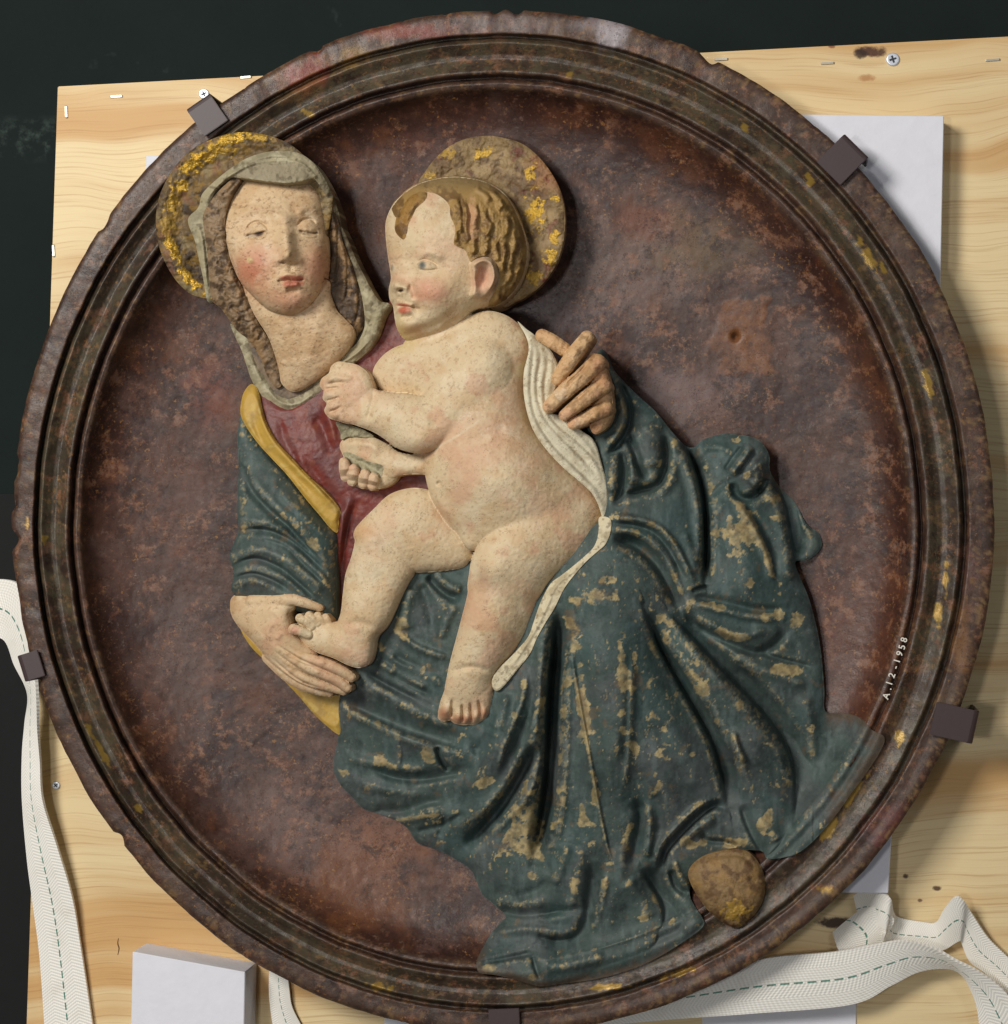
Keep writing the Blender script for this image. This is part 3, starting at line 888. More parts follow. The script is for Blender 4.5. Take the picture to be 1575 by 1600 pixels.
# brow, sockets, cheeks, muzzle
pm = lambda a, b_: ZM((a, b_))[0]
def B(a, b_, rx, ry, amp, rot=0, p=2.0, A=None):
    x, y = pm(a, b_); bump(Zf, gr, x, y, rx, ry, amp * 1.12, rot, p)
def K(pts, w, amp, kind='g', w2=None, taper=.25, ends=(0, 0)):
    stroke(Zf, gr, ZM(*pts), w, amp * 1.12, kind, w2, taper, ends)
B(520, 630, 27, 14, -12); B(1010, 610, 23, 14, -12)
K([(300, 560), (380, 470), (520, 440), (680, 480), (760, 540)], 6, 3.2)
K([(880, 500), (960, 440), (1050, 440), (1120, 510)], 5.5, 3.4)
K([(745, 450), (760, 600), (775, 760), (790, 900)], 15, 11, 'g', None, .25, (.3, 1))
K([(770, 640), (790, 800), (800, 940)], 11, 7.5, 'g', None, .3, (0, 1))
B(800, 930, 12, 10, 9); B(705, 985, 8, 6.5, 6.5); B(905, 985, 8, 7, 6.5)
K([(690, 1020), (760, 1000), (820, 1030), (890, 1020), (940, 1000)], 3.2, -4.5)
B(760, 1000, 3, 2, -4); B(850, 1010, 3, 2, -4)
B(505, 642, 18, 11.5, 11.5, .1, 2.4); B(1020, 626, 16, 11.5, 11, -.05, 2.4)
K([(350, 700), (400, 610), (490, 575), (570, 620), (600, 690)], 1.8, -4.2)
K([(880, 640), (950, 560), (1040, 550), (1110, 620)], 1.8, -4.0)
K([(360, 725), (420, 712), (500, 704), (575, 668)], 1.8, -8, 'v', None, .15)
K([(360, 740), (440, 745), (520, 745), (590, 690)], 2.0, 2.2)
K([(910, 668), (980, 686), (1060, 696), (1125, 688)], 1.8, -8, 'v', None, .15)
K([(910, 690), (990, 725), (1060, 730), (1120, 710)], 2.0, 2.2)
B(400, 1000, 30, 26, 5); B(1090, 960, 20, 28, 4); B(830, 1150, 32, 24, 5)
K([(640, 1060), (610, 1130), (640, 1210)], 6, -2.0)
K([(830, 1040), (830, 1120)], 4, -2.2)
K([(700, 1185), (765, 1135), (815, 1125), (845, 1133), (900, 1140), (960, 1165)], 5.0, 5.0)
K([(745, 1225), (830, 1240), (930, 1220)], 6.0, 6.2)
K([(680, 1196), (750, 1190), (810, 1188), (850, 1194), (910, 1186), (975, 1172)], 1.5, -7.5, 'v', None, .12)
K([(770, 1285), (840, 1295), (920, 1275)], 5, -4.5)
B(850, 1420, 20, 14, 6); B(600, 1330, 30, 26, 3)
Fn, hn = shape(PNECK, gr)
Zn = rbf([(400, 450, 6), (430, 520, -6), (450, 590, -26), (520, 560, -20), (520, 480, -6)], gr.X, gr.Y) + np.minimum(hn, 60) * .55
stroke(Zn, gr, Z1((600, 1120), (720, 1150), (880, 1120)), 5, -1)
stroke(Zn, gr, Z1((680, 1280), (800, 1260), (960, 1230)), 5, -1.2)
stroke(Zn, gr, Z1((960, 980), (900, 1180), (820, 1390)), 11, 2.5)
Zf = np.where(Ff > 0, Zf, -500); Zn = np.where(Fn > 0, Zn, -500)
Z = smax(Zf, Zn, 4); F = np.maximum(Ff, Fn)
Z += (fbm(gr.X, gr.Y, 14, 3, 110) - .5) * 1.6
C = flat(gr, SKIN)
C = mixc(C, lin(192, 156, 114), sst(.5, .7, fbm(gr.X, gr.Y, 26, 4, 111)) * .6)
C = mixc(C, lin(214, 186, 150), sst(.5, .68, fbm(gr.X, gr.Y, 34, 4, 112)) * .5)
def PB(a, b_, rx, ry, c, amt, rot=0, soft=.9, jag=.5):
    global C
    x, y = pm(a, b_)
    C = mixc(C, lin(*c), blobm(gr, x, y, rx, ry, rot, soft, jag, 17, 9) * amt)
PB(400, 1100, 26, 24, (184, 98, 72), .75); PB(520, 950, 26, 20, (198, 128, 110), .45); PB(1100, 1050, 20, 30, (176, 100, 80), .6); PB(850, 1400, 26, 14, (186, 118, 98), .55); PB(640, 1330, 30, 14, (188, 126, 98), .4)
PB(400, 975, 5, 5, (212, 190, 138), .8, 0, .4)
PB(492, 703, 7.5, 3.6, (58, 58, 62), .95, -.2, .4, .2); PB(412, 722, 8, 2.2, (222, 208, 184), .7, 0, .5, .2); PB(1000, 690, 10, 1.8, (214, 198, 172), .6, .05, .5, .2); PB(400, 725, 6, 2, (210, 196, 170), .6); PB(1080, 695, 7, 1.6, (90, 88, 84), .7, .05, .5, .2)
PB(420, 1000, 4, 3, (150, 110, 70), .6)
lipm = np.zeros(gr.shape, np.float32)
for a, b_, rx, ry in ((830, 1160, 16, 4.4), (780, 1165, 10, 4), (900, 1165, 11, 4), (835, 1225, 14, 5.6), (900, 1215, 10, 5)):
    x, y = pm(a, b_); lipm = np.maximum(lipm, blobm(gr, x, y, rx, ry, 0, .4))
C = mixc(C, lin(186, 92, 78), lipm * .75)
for q_ in ([(360, 722), (420, 710), (500, 702), (575, 666)], [(910, 666), (980, 684), (1060, 694), (1125, 686)]):
    sl, D, sg, t = curve_dist(ZM(*q_), gr, 6)
    C[sl] = mixc(C[sl], lin(120, 92, 70), np.exp(-(D / 1.3) ** 2) * .6)
for q_ in ([(400, 470), (480, 440), (580, 445), (700, 490)], [(870, 470), (960, 440), (1060, 445), (1110, 500)]):
    sl, D, sg, t = curve_dist(ZM(*q_), gr, 8)
    C[sl] = mixc(C[sl], lin(176, 140, 100), np.exp(-(D / 2.2) ** 2) * .4)
C = mixc(C, lin(150, 110, 72), sst(.58, .7, fbm(gr.X * .8, gr.Y * 1.15, 5, 4, 113)) * .28)
C = mixc(C, lin(110, 78, 50), sst(.66, .74, fbm(gr.X * .8, gr.Y * 1.2, 4, 3, 114)) * .5)
Z += (fbm(gr.X * .8, gr.Y * 1.2, 5, 3, 115) - .5) * 1.3
woman = parented(relief('woman', gr, F, Z, C, M_skin, relief_root, drop=70), relief_root)
ZW, FW = Z, F

def part(name, gr, F, Z, C, mat, parent, gold=None, drop=40.0):
    o = relief(name, gr, F, Z, C, mat, None, gold, drop)
    o.parent = parent
    if parent is relief_root:
        o.matrix_parent_inverse = Matrix.Translation(-relief_root.location)
    return o
woman_halo = part('halo', HALO[0], HALO[1], HALO[2], HALO[3], M_halo, woman, HALO[4], 16)
woman_halo['label'] = 'dished halo with crusted worn gilding behind her head'

def fuzz(gr, seed, a=1.5, sc_=12):
    return (fbm(gr.X, gr.Y, sc_, 4, seed) - .5) * a

# ---- hair locks beside the face
def locks(name, pts, ctrl, strands, base, parent, mat, amp=5, w=5, seed=120, c=(104, 80, 54), drop=45):
    gr = grid_for([pts], 1.2)
    F, h = shape(pts, gr)
    Z = rbf(ctrl, gr.X, gr.Y) + np.minimum(h, 16) * .5
    for s_ in strands:
        stroke(Z, gr, s_, w, amp, 'g', None, .12)
        P = np.array(s_); n_ = P + np.array([w * .9, -w * .4])
        stroke(Z, gr, [tuple(q) for q in n_], w * .35, -amp * .7, 'g', None, .12)
    r = np.sin((gr.X * .8 + gr.Y * .5 + fbm(gr.X, gr.Y, 16, 3, seed) * 60) / 3.0)
    Z += r * .5 + fuzz(gr, seed + 1, 5, 11)
    C = flat(gr, c)
    C = mixc(C, lin(60, 44, 30), sst(.48, .64, fbm(gr.X, gr.Y, 9, 4, seed + 2)) * .75)
    C = mixc(C, lin(150, 118, 80), sst(.56, .7, fbm(gr.X, gr.Y, 12, 4, seed + 3)) * .7)
    return part(name, gr, F, Z, C, mat, parent, None, drop)

PHL = Z1((325, 520), (360, 450), (420, 380), (480, 330), (520, 330), (470, 420), (440, 520), (440, 640), (460, 740), (500, 840), (540, 930), (580, 1010), (610, 1080), (660, 1160), (700, 1260), (735, 1390), (700, 1420), (655, 1350), (620, 1260), (560, 1170), (500, 1120), (420, 1010), (370, 960), (355, 840), (345, 700), (330, 600))
locks('hair', PHL, [(325, 345, 30), (345, 420, 24), (355, 480, 8), (400, 560, -20), (430, 600, -34), (370, 300, 40)],
      [Z1((340, 600), (400, 620), (440, 590)), Z1((350, 680), (410, 700), (450, 670)), Z1((370, 770), (430, 800), (470, 770)), Z1((380, 850), (440, 890), (500, 860)), Z1((410, 930), (470, 970), (530, 940)), Z1((440, 1000), (500, 1040), (560, 1010)), Z1((480, 1070), (540, 1090), (590, 1060)), Z1((560, 1130), (620, 1150)), Z1((400, 430), (440, 400), (480, 350))],
      0, woman, M_hair, 4.5, 7.5, 120, (138, 114, 86))
PHR = Z1((900, 330), (960, 390), (1000, 480), (1030, 560), (1050, 660), (1090, 760), (1130, 860), (1160, 960), (1165, 1080), (1120, 1160), (1085, 1190), (1060, 1110), (1020, 1030), (990, 960), (960, 880), (972, 760), (975, 640), (960, 500), (935, 410))
locks('hair', PHR, [(500, 290, 26), (525, 370, 0), (545, 440, -14), (550, 500, -22), (560, 530, -30)],
      [Z1((960, 420), (1000, 560), (1010, 700), (1000, 850)), Z1((1000, 500), (1050, 700), (1060, 880), (1040, 1000)), Z1((1040, 640), (1100, 820), (1120, 980), (1090, 1120))],
      0, woman, M_hair, 4, 6, 130, (88, 70, 52))  # right locks toned darker, the shade beside the face put into their colour

# ---- veil: band over the brow, edges at both sides, and the loop round the neck
VPOL = [Z1((505, 325), (470, 322), (440, 350), (400, 380), (362, 450), (346, 540), (356, 620), (374, 700), (378, 790), (380, 880), (382, 965), (345, 965), (325, 850), (300, 740), (280, 650), (245, 545), (300, 480), (315, 420), (345, 380), (400, 330), (470, 275), (550, 225), (640, 195), (740, 185), (830, 200), (900, 250), (950, 320), (1000, 420), (1035, 520), (1045, 600), (1020, 560), (985, 460), (940, 380), (900, 330), (860, 338), (800, 350), (700, 350), (600, 336)),
        Z1((1035, 540), (1060, 640), (1100, 730), (1150, 830), (1200, 920), (1245, 965), (1295, 985), (1255, 1050), (1240, 1110), (1215, 1190), (1170, 1240), (1110, 1290), (1040, 1320), (960, 1370), (860, 1450), (780, 1480), (715, 1460), (660, 1390), (610, 1290), (570, 1190), (545, 1130), (500, 1125), (470, 1085), (480, 1140), (525, 1230), (550, 1310), (575, 1380), (620, 1450), (680, 1512), (750, 1545), (830, 1535), (920, 1475), (1010, 1400), (1130, 1330), (1230, 1240), (1285, 1120), (1320, 1010), (1280, 960), (1215, 890), (1160, 790), (1110, 690), (1070, 600))]
VP2 = Z1((1030, 560), (1075, 640), (1115, 740), (1160, 830), (1205, 915), (1245, 968), (1295, 985), (1262, 1050), (1250, 1100), (1225, 1170), (1190, 1220), (1130, 1275), (1050, 1330), (960, 1420), (900, 1490), (830, 1532), (750, 1546), (680, 1512), (620, 1448), (575, 1375), (550, 1300), (525, 1225), (480, 1130), (468, 1085), (510, 1120), (548, 1125), (575, 1190), (612, 1290), (660, 1385), (715, 1455), (780, 1475), (850, 1440), (930, 1370), (1000, 1305), (1080, 1230), (1130, 1180), (1165, 1100), (1160, 1000), (1140, 900), (1105, 800), (1060, 690))
gr = grid_for([VPOL[0], VP2], 1.2)
Fa, ha = shape(VPOL[0], gr); Fb, hb = shape(VP2, gr)
Z = rbf([(300, 340, 22), (320, 300, 34), (310, 420, 16), (330, 465, 4), (370, 255, 46), (440, 243, 48), (430, 272, 58), (480, 276, 54), (500, 270, 44), (385, 276, 54), (530, 340, 6), (553, 400, -12), (566, 440, -12), (600, 480, -16), (585, 540, -26), (540, 580, -30), (470, 620, -42), (430, 630, -46), (400, 590, -46), (370, 510, -48)], gr.X, gr.Y, 30)
Z += np.where(Fa > 0, np.minimum(ha, 8) * .6, 0) + np.where(Fb > 0, np.minimum(hb, 13) * .8, 0)
stroke(Z, gr, Z1((455, 325), (560, 262), (700, 235), (830, 248), (910, 320)), 2.6, 3, 'f', 2.0, .1, (1, 1))
stroke(Z, gr, Z1((320, 480), (400, 370), (520, 270), (660, 215), (800, 215)), 4, 5, 'g', None, .1)
stroke(Z, gr, Z1((350, 440), (420, 370), (500, 300)), 3, -4)
stroke(Z, gr, Z1((290, 540), (320, 660), (335, 800), (350, 930)), 5, 6, 'f', 3)
stroke(Z, gr, Z1((1000, 1310), (1110, 1250), (1200, 1160)), 3, 4, 'f', 2)
stroke(Z, gr, Z1((1080, 1240), (1170, 1150), (1210, 1020)), 3, -4)
stroke(Z, gr, Z1((640, 1400), (720, 1490), (820, 1500), (930, 1420)), 4, 5, 'f', 2.5)
stroke(Z, gr, Z1((560, 1230), (600, 1330), (650, 1420)), 3.5, 4)
Z += fuzz(gr, 140, 3.4, 14) + fuzz(gr, 141, 3.0, 5)
C = flat(gr, (160, 150, 120))
C = mixc(C, lin(136, 126, 102), sst(.45, .65, fbm(gr.X, gr.Y, 26, 4, 142)) * .7)
C = mixc(C, lin(186, 178, 148), sst(.55, .7, fbm(gr.X, gr.Y, 14, 4, 143)) * .6)
bandm = sst(0, 3, sdf(Z1((470, 322), (560, 265), (700, 238), (830, 252), (895, 325), (850, 338), (700, 350), (600, 336), (510, 326)), gr))
C = mixc(C, lin(140, 128, 104), bandm * .8)
C = mixc(C, lin(90, 76, 54), sst(.62, .72, fbm(gr.X, gr.Y, 9, 3, 144)) * .6)
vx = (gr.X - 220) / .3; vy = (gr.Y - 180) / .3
C = mixc(C, lin(72, 58, 42), sst(900, 980, vx) * sst(300, 420, vy) * sst(930, 780, vy) * (.55 + .45 * sst(.4, .6, fbm(gr.X, gr.Y, 12, 3, 145))))  # right strip darkened: dark brown paint plus the head's shadow put into the colour
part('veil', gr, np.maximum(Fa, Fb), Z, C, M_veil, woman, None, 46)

# ---- greyish shift at the throat, then the red dress
PSH = Z1((545, 1100), (600, 1080), (650, 1150), (700, 1240), (735, 1390), (820, 1410), (960, 1310), (1080, 1190), (1110, 1060), (1180, 1000), (1200, 1150), (1050, 1330), (880, 1460), (740, 1500), (640, 1400), (580, 1240))
gr = grid_for([PSH], 1.6)
F = sdf(PSH, gr)
Z = rbf([(400, 540, -40), (440, 610, -40), (500, 590, -34), (560, 530, -34)], gr.X, gr.Y) + fuzz(gr, 150, 6, 10)
C = mixc(flat(gr, (124, 106, 86)), lin(96, 84, 72), sst(.45, .65, fbm(gr.X, gr.Y, 12, 4, 151)))
part('shift', gr, F, Z, C, M_veil, woman, None, 40)

PDR = [(405, 600), (425, 625), (450, 640), (480, 625), (520, 590), (560, 560), (590, 530), (600, 490), (612, 468), (640, 470), (660, 560), (700, 640), (720, 760), (700, 860), (620, 900), (560, 960), (545, 985), (522, 985), (517, 900), (515, 835), (480, 790), (440, 720), (410, 660)]
gr = grid_for([PDR], 1.6)
F, h = shape(PDR, gr)
Z = rbf([(420, 620, -46), (470, 700, -34), (530, 790, -40), (530, 960, -62), (600, 560, -46), (620, 480, -52), (660, 800, -40), (560, 900, -56)], gr.X, gr.Y) + np.minimum(h, 20) * .5
for p, w, a in ((Z4((440, 60), (520, 160), (600, 260), (660, 330)), 9, -7), (Z4((400, 30), (480, 130), (560, 220)), 6, 4), (Z4((700, 220), (670, 320), (640, 450), (625, 640)), 6, 7), (Z4((740, 250), (700, 340), (665, 480), (645, 660)), 4.5, -6), (Z3((30, 520), (90, 620), (120, 740)), 9, -6), (Z3((60, 440), (110, 560), (140, 700)), 7, 5), (Z3((150, 960), (170, 1060), (160, 1200)), 5, 5), (Z3((330, 900), (420, 870), (560, 830)), 7, 4), ([(436, 648), (446, 690), (476, 740)], 6, -4)):
    stroke(Z, gr, p, w, a)
Z += fuzz(gr, 160, 3, 14) + fuzz(gr, 161, 1.5, 5)
C = flat(gr, (112, 48, 40))
C = mixc(C, lin(92, 44, 42), sst(.48, .64, fbm(gr.X, gr.Y, 24, 4, 162)) * .8)
C = mixc(C, lin(130, 72, 54), sst(.54, .7, fbm(gr.X, gr.Y, 14, 4, 163)) * .6)
C = mixc(C, lin(112, 76, 74), sst(.56, .7, fbm(gr.X, gr.Y, 36, 4, 164)) * .4)
part('red_dress', gr, F, Z, C, M_dress, woman, None, 40)

# ---- ochre lining
PL1 = [(376, 648), (378, 622), (384, 608), (393, 600), (402, 608), (408, 632), (414, 656), (432, 690), (456, 716), (480, 742), (508, 768), (531, 796), (530, 812), (527, 832), (515, 824), (500, 806), (478, 780), (450, 744), (424, 716), (404, 694), (388, 672)]
PL2 = Z4((120, 930), (230, 960), (420, 1150), (600, 1230), (690, 1240), (660, 1290), (645, 1380), (640, 1492), (560, 1440), (490, 1372), (430, 1300), (350, 1215), (260, 1120), (170, 1030))
gr = grid_for([PL1, PL2], 1.5)
F1, h1 = shape(PL1, gr); F2, h2 = shape(PL2, gr)
Z1_ = rbf([(385, 620, -44), (420, 680, -30), (480, 750, -24), (525, 810, -30)], gr.X, gr.Y) + np.minimum(h1, 12) * 1.1
stroke(Z1_, gr, [(404, 620), (412, 660), (440, 704), (490, 756), (528, 800)], 5, 6, 'f', 3)
stroke(Z1_, gr, [(392, 640), (410, 690), (450, 732), (500, 784)], 5, -5)
Z2_ = dish_soft(gr.X, gr.Y) + 14 + np.minimum(h2, 12) * .7
Z = np.where(F1 > 0, Z1_, Z2_) + fuzz(gr, 170, 2, 12)
C = mixc(flat(gr, (184, 148, 66)), lin(158, 128, 66), sst(.48, .66, fbm(gr.X, gr.Y, 20, 4, 171)) * .7)
C = mixc(C, lin(196, 168, 92), sst(.55, .7, fbm(gr.X, gr.Y, 12, 4, 172)) * .6)
part('mantle_lining', gr, F1, Z, C, M_yellow, woman, None, 50)
part('mantle_lining', gr, F2, Z, C, M_yellow, woman, None, 50)

# ---- blue-green mantle
PMS = [(378, 650), (392, 680), (424, 718), (452, 748), (480, 784), (503, 812), (527, 836), (526, 880), (526, 960), (524, 990), (500, 990), (480, 960), (430, 950), (380, 936), (362, 925), (364, 905), (365, 892), (360, 876), (360, 862), (368, 842), (373, 826), (370, 800), (371, 770), (373, 730), (371, 690), (373, 664)]
PML = [(940, 545), (953, 572), (969, 591), (991, 613), (1023, 642), (1049, 674), (1068, 694), (1083, 699), (1099, 687), (1120, 680), (1140, 678), (1175, 683), (1192, 694), (1202, 712), (1203, 735), (1217, 759), (1242, 785), (1256, 812), (1266, 824), (1280, 834), (1283, 856), (1264, 874), (1243, 878),
       (1249, 900), (1262, 930), (1271, 960), (1280, 1000), (1285, 1040), (1288, 1080), (1290, 1112), (1320, 1114), (1345, 1122), (1362, 1140), (1382, 1152), (1375, 1175), (1352, 1210), (1330, 1240), (1305, 1275), (1270, 1315), (1240, 1336), (1200, 1342), (1190, 1330), (1150, 1330), (1110, 1350), (1085, 1370), (1078, 1400), (1096, 1432), (1100, 1445), (1082, 1462), (1030, 1495), (985, 1515), (930, 1530), (871, 1538), (844, 1541), (820, 1535), (804, 1530), (776, 1524), (750, 1520), (744, 1508), (746, 1497), (757, 1476), (767, 1459), (780, 1443), (790, 1431), (770, 1412), (753, 1397), (744, 1376), (734, 1358), (702, 1337), (675, 1325), (652, 1317), (638, 1296), (618, 1281), (592, 1272), (567, 1263), (548, 1244), (534, 1229), (524, 1212), (521, 1195), (524, 1174), (528, 1155), (531, 1130), (529, 1110), (532, 1085), (545, 1070), (552, 1050), (575, 1020), (600, 960), (625, 900), (650, 872), (740, 872), (800, 900), (880, 860), (930, 820), (946, 800), (946, 770), (938, 730), (922, 690), (915, 640), (920, 580)]
def height_above_dish(gr, ctrl, c=45.0):
    return dish_soft(gr.X, gr.Y) + rbf(ctrl, gr.X, gr.Y, c)

def drapery(name, pts, gr, Z, F, seed, chips, drop=60, tone=1.0):
    Z = Z + fuzz(gr, seed, 3, 30) + fuzz(gr, seed + 1, 1.2, 7)
    conv = Z - blur(Z, 7 / gr.g)
    C = flat(gr, (70, 83, 79))
    C = mixc(C, lin(80, 84, 84), sst(.48, .68, fbm(gr.X, gr.Y, 60, 4, seed + 2)) * .7)
    C = mixc(C, lin(60, 80, 78), sst(.5, .66, fbm(gr.X, gr.Y, 70, 4, seed + 3)) * .7)
    C = mixc(C, lin(50, 60, 58), sst(.52, .7, fbm(gr.X, gr.Y, 26, 4, seed + 4)) * .5)
    C = mixc(C, lin(108, 122, 120), sst(.54, .72, fbm(gr.X * 1.6, gr.Y * .45, 14, 5, seed + 5)) * .25)
    C = mixc(C, lin(36, 46, 46), sst(.56, .72, fbm(gr.X * 1.3, gr.Y * .5, 22, 5, seed + 11)) * .3)
    n = fbm(gr.X, gr.Y, 15, 5, seed + 6)
    C = mixc(C, lin(116, 124, 118), sst(.8, 4.5, conv) * sst(.40, .62, fbm(gr.X, gr.Y, 8, 4, seed + 12)) * .5)
    C = mixc(C, lin(150, 140, 108), sst(1.0, 4.0, conv) * sst(.56, .68, fbm(gr.X, gr.Y, 5, 3, seed + 13)) * .6)
    pm_ = np.zeros(gr.shape, np.float32)
    for (x, y, a, b_, ro, amt) in chips:
        pm_ = np.maximum(pm_, blobm(gr, x, y, a, b_, ro, .8) * amt)
    region = sst(.4, .65, fbm(gr.X, gr.Y, 110, 3, seed + 7))
    wide = np.maximum(np.maximum(blobm(gr, 950, 1150, 190, 270, 0, .9), blobm(gr, 1150, 900, 110, 150, 0, .9)), blobm(gr, 760, 1250, 130, 110, 0, .9) * .8)
    wide = wide * sst(.45, .6, fbm(gr.X, gr.Y, 45, 3, seed + 16))
    v = n + pm_ * .44 + wide * .09 + np.clip(conv, -4, 4) * .03 + region * .03
    m = np.maximum(sst(.79, .83, v), sst(.83, .9, fbm(gr.X * 1.5, gr.Y * .8, 5, 3, seed + 9) + region * .05 + wide * .12 + np.clip(conv, -3, 3) * .04) * .75)
    m = m * (.65 + .35 * sst(.3, .6, fbm(gr.X, gr.Y, 5, 2, seed + 10)))
    C = mixc(C, lin(142, 126, 88) + (lin(180, 160, 114) - lin(142, 126, 88)) * sst(.35, .6, fbm(gr.X, gr.Y, 9, 3, seed + 14))[..., None], m * .9)
    m2 = sst(.80, .86, n + pm_ * .2 + .06 * region + .02) * .0 + sst(.72, .78, fbm(gr.X, gr.Y, 20, 4, seed + 8) + pm_ * .16)
    C = mixc(C, lin(118, 92, 62), m2 * .35)
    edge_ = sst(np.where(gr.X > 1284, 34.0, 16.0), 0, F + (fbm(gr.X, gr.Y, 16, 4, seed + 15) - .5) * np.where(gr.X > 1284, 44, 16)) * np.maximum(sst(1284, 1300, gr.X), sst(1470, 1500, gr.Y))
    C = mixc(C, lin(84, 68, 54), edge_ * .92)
    Z = Z - m * .5
    return part(name, gr, F, Z, C, M_cloth, woman, None, drop)

gr = grid_for([PMS], 1.4)
F, h = shape(PMS, gr)
Z = height_above_dish(gr, [(380, 680, 40), (400, 760, 48), (470, 800, 62), (510, 850, 56), (380, 860, 46), (440, 880, 62), (500, 940, 60), (400, 920, 50)]) + np.minimum(h, 50) * .75
for p, w, a, k, w2 in [(Z4((140, 110), (180, 220), (270, 320), (380, 420), (470, 520), (540, 600)), 8, -15, 'f', 4), (Z4((200, 180), (290, 290), (400, 380), (500, 490)), 9, 8, 'g', 0), (Z4((110, 430), (240, 425), (360, 470), (480, 570), (560, 650)), 7, -12, 'f', 3.5), (Z4((150, 380), (260, 390), (380, 440)), 7, 7, 'g', 0),
                       (Z4((90, 610), (190, 575), (320, 620), (430, 710), (520, 790)), 7, -12, 'f', 3.5), (Z4((90, 560), (200, 530), (330, 570), (470, 670), (560, 740)), 7, 8, 'g', 0), (Z4((85, 680), (180, 655), (290, 690), (380, 745)), 5, -9, 'f', 3), (Z4((90, 710), (180, 690), (280, 730)), 6, 7, 'g', 0), (Z4((250, 480), (360, 520), (460, 620), (570, 720)), 4, -5, 'g', 0), (Z4((110, 200), (140, 300), (130, 400)), 8, 5, 'g', 0),
                       (Z4((300, 200), (400, 300), (520, 420), (600, 480)), 7, 6, 'g', 0), (Z4((260, 640), (380, 700), (480, 790)), 5, 6, 'g', 0), (Z4((440, 560), (520, 640), (590, 740)), 5, 5, 'g', 0)]:
    stroke(Z, gr, p, w, a, k, w2 or None, .2, (.4, .2))
drapery('mantle_sleeve', PMS, gr, Z, F, 200, [(*Z4((490, 520))[0], 26, 34, -.6, .55), (*Z4((400, 430))[0], 16, 30, -.6, .5), (*Z4((320, 370))[0], 10, 6, 0, .7), (*Z4((160, 430))[0], 30, 5, 0, .4), (*Z4((520, 620))[0], 26, 16, .5, .45)], 60)

# ---- the lap and the big fall of the mantle
gr = grid_for([PML], 1.5)
F = sdf(PML, gr)
H = [(640, 900, 96), (700, 900, 100), (620, 1020, 84), (570, 1080, 60), (700, 1000, 104), (780, 1040, 112), (545, 1150, 26), (540, 1215, 16), (600, 1260, 18), (690, 1325, 16), (745, 1380, 14), (780, 1435, 14), (750, 1500, 14), (650, 1130, 72), (620, 1200, 46), (720, 1170, 86), (700, 1250, 52), (780, 1260, 70), (780, 1340, 46),
     (850, 930, 132), (920, 880, 150), (950, 930, 170), (900, 990, 160), (1000, 990, 158), (930, 1100, 146), (1030, 1100, 136), (880, 1200, 116), (960, 1220, 118), (1060, 1200, 108), (890, 1330, 84), (960, 1330, 80), (1030, 1280, 80), (860, 1430, 48), (950, 1430, 40), (1030, 1420, 34), (850, 1510, 16), (930, 1515, 2), (1020, 1485, 2),
     (1010, 840, 132), (1080, 900, 112), (1000, 760, 120), (1050, 780, 110), (960, 660, 96), (960, 590, 70), (1020, 680, 84), (1060, 720, 84), (1120, 700, 56), (1170, 720, 70), (1150, 780, 76), (1130, 860, 84), (1190, 860, 66), (1210, 950, 68), (1150, 980, 88), (1240, 1000, 44), (1170, 1060, 84), (1240, 1060, 44), (1270, 1060, 30), (1140, 1150, 88), (1200, 1180, 66), (1250, 1160, 34), (1285, 1180, 4), (1160, 1260, 60), (1210, 1260, 46), (1270, 1240, 0), (1330, 1180, -4), (1230, 1310, -2), (1300, 1230, -4),
     (1100, 1280, 72), (1090, 1350, 44), (1140, 1318, 46), (1190, 1320, 34), (1108, 1405, 6), (1125, 1368, 12), (1195, 1350, 4), (1112, 1440, 4), (1250, 820, 20), (1270, 860, 18), (1230, 780, 30), (1255, 890, 30)]
Z = height_above_dish(gr, H, 30)
e = np.clip(F, 0, 30)
Z -= 9 * np.exp(-e / 7.0)
Zs = Z
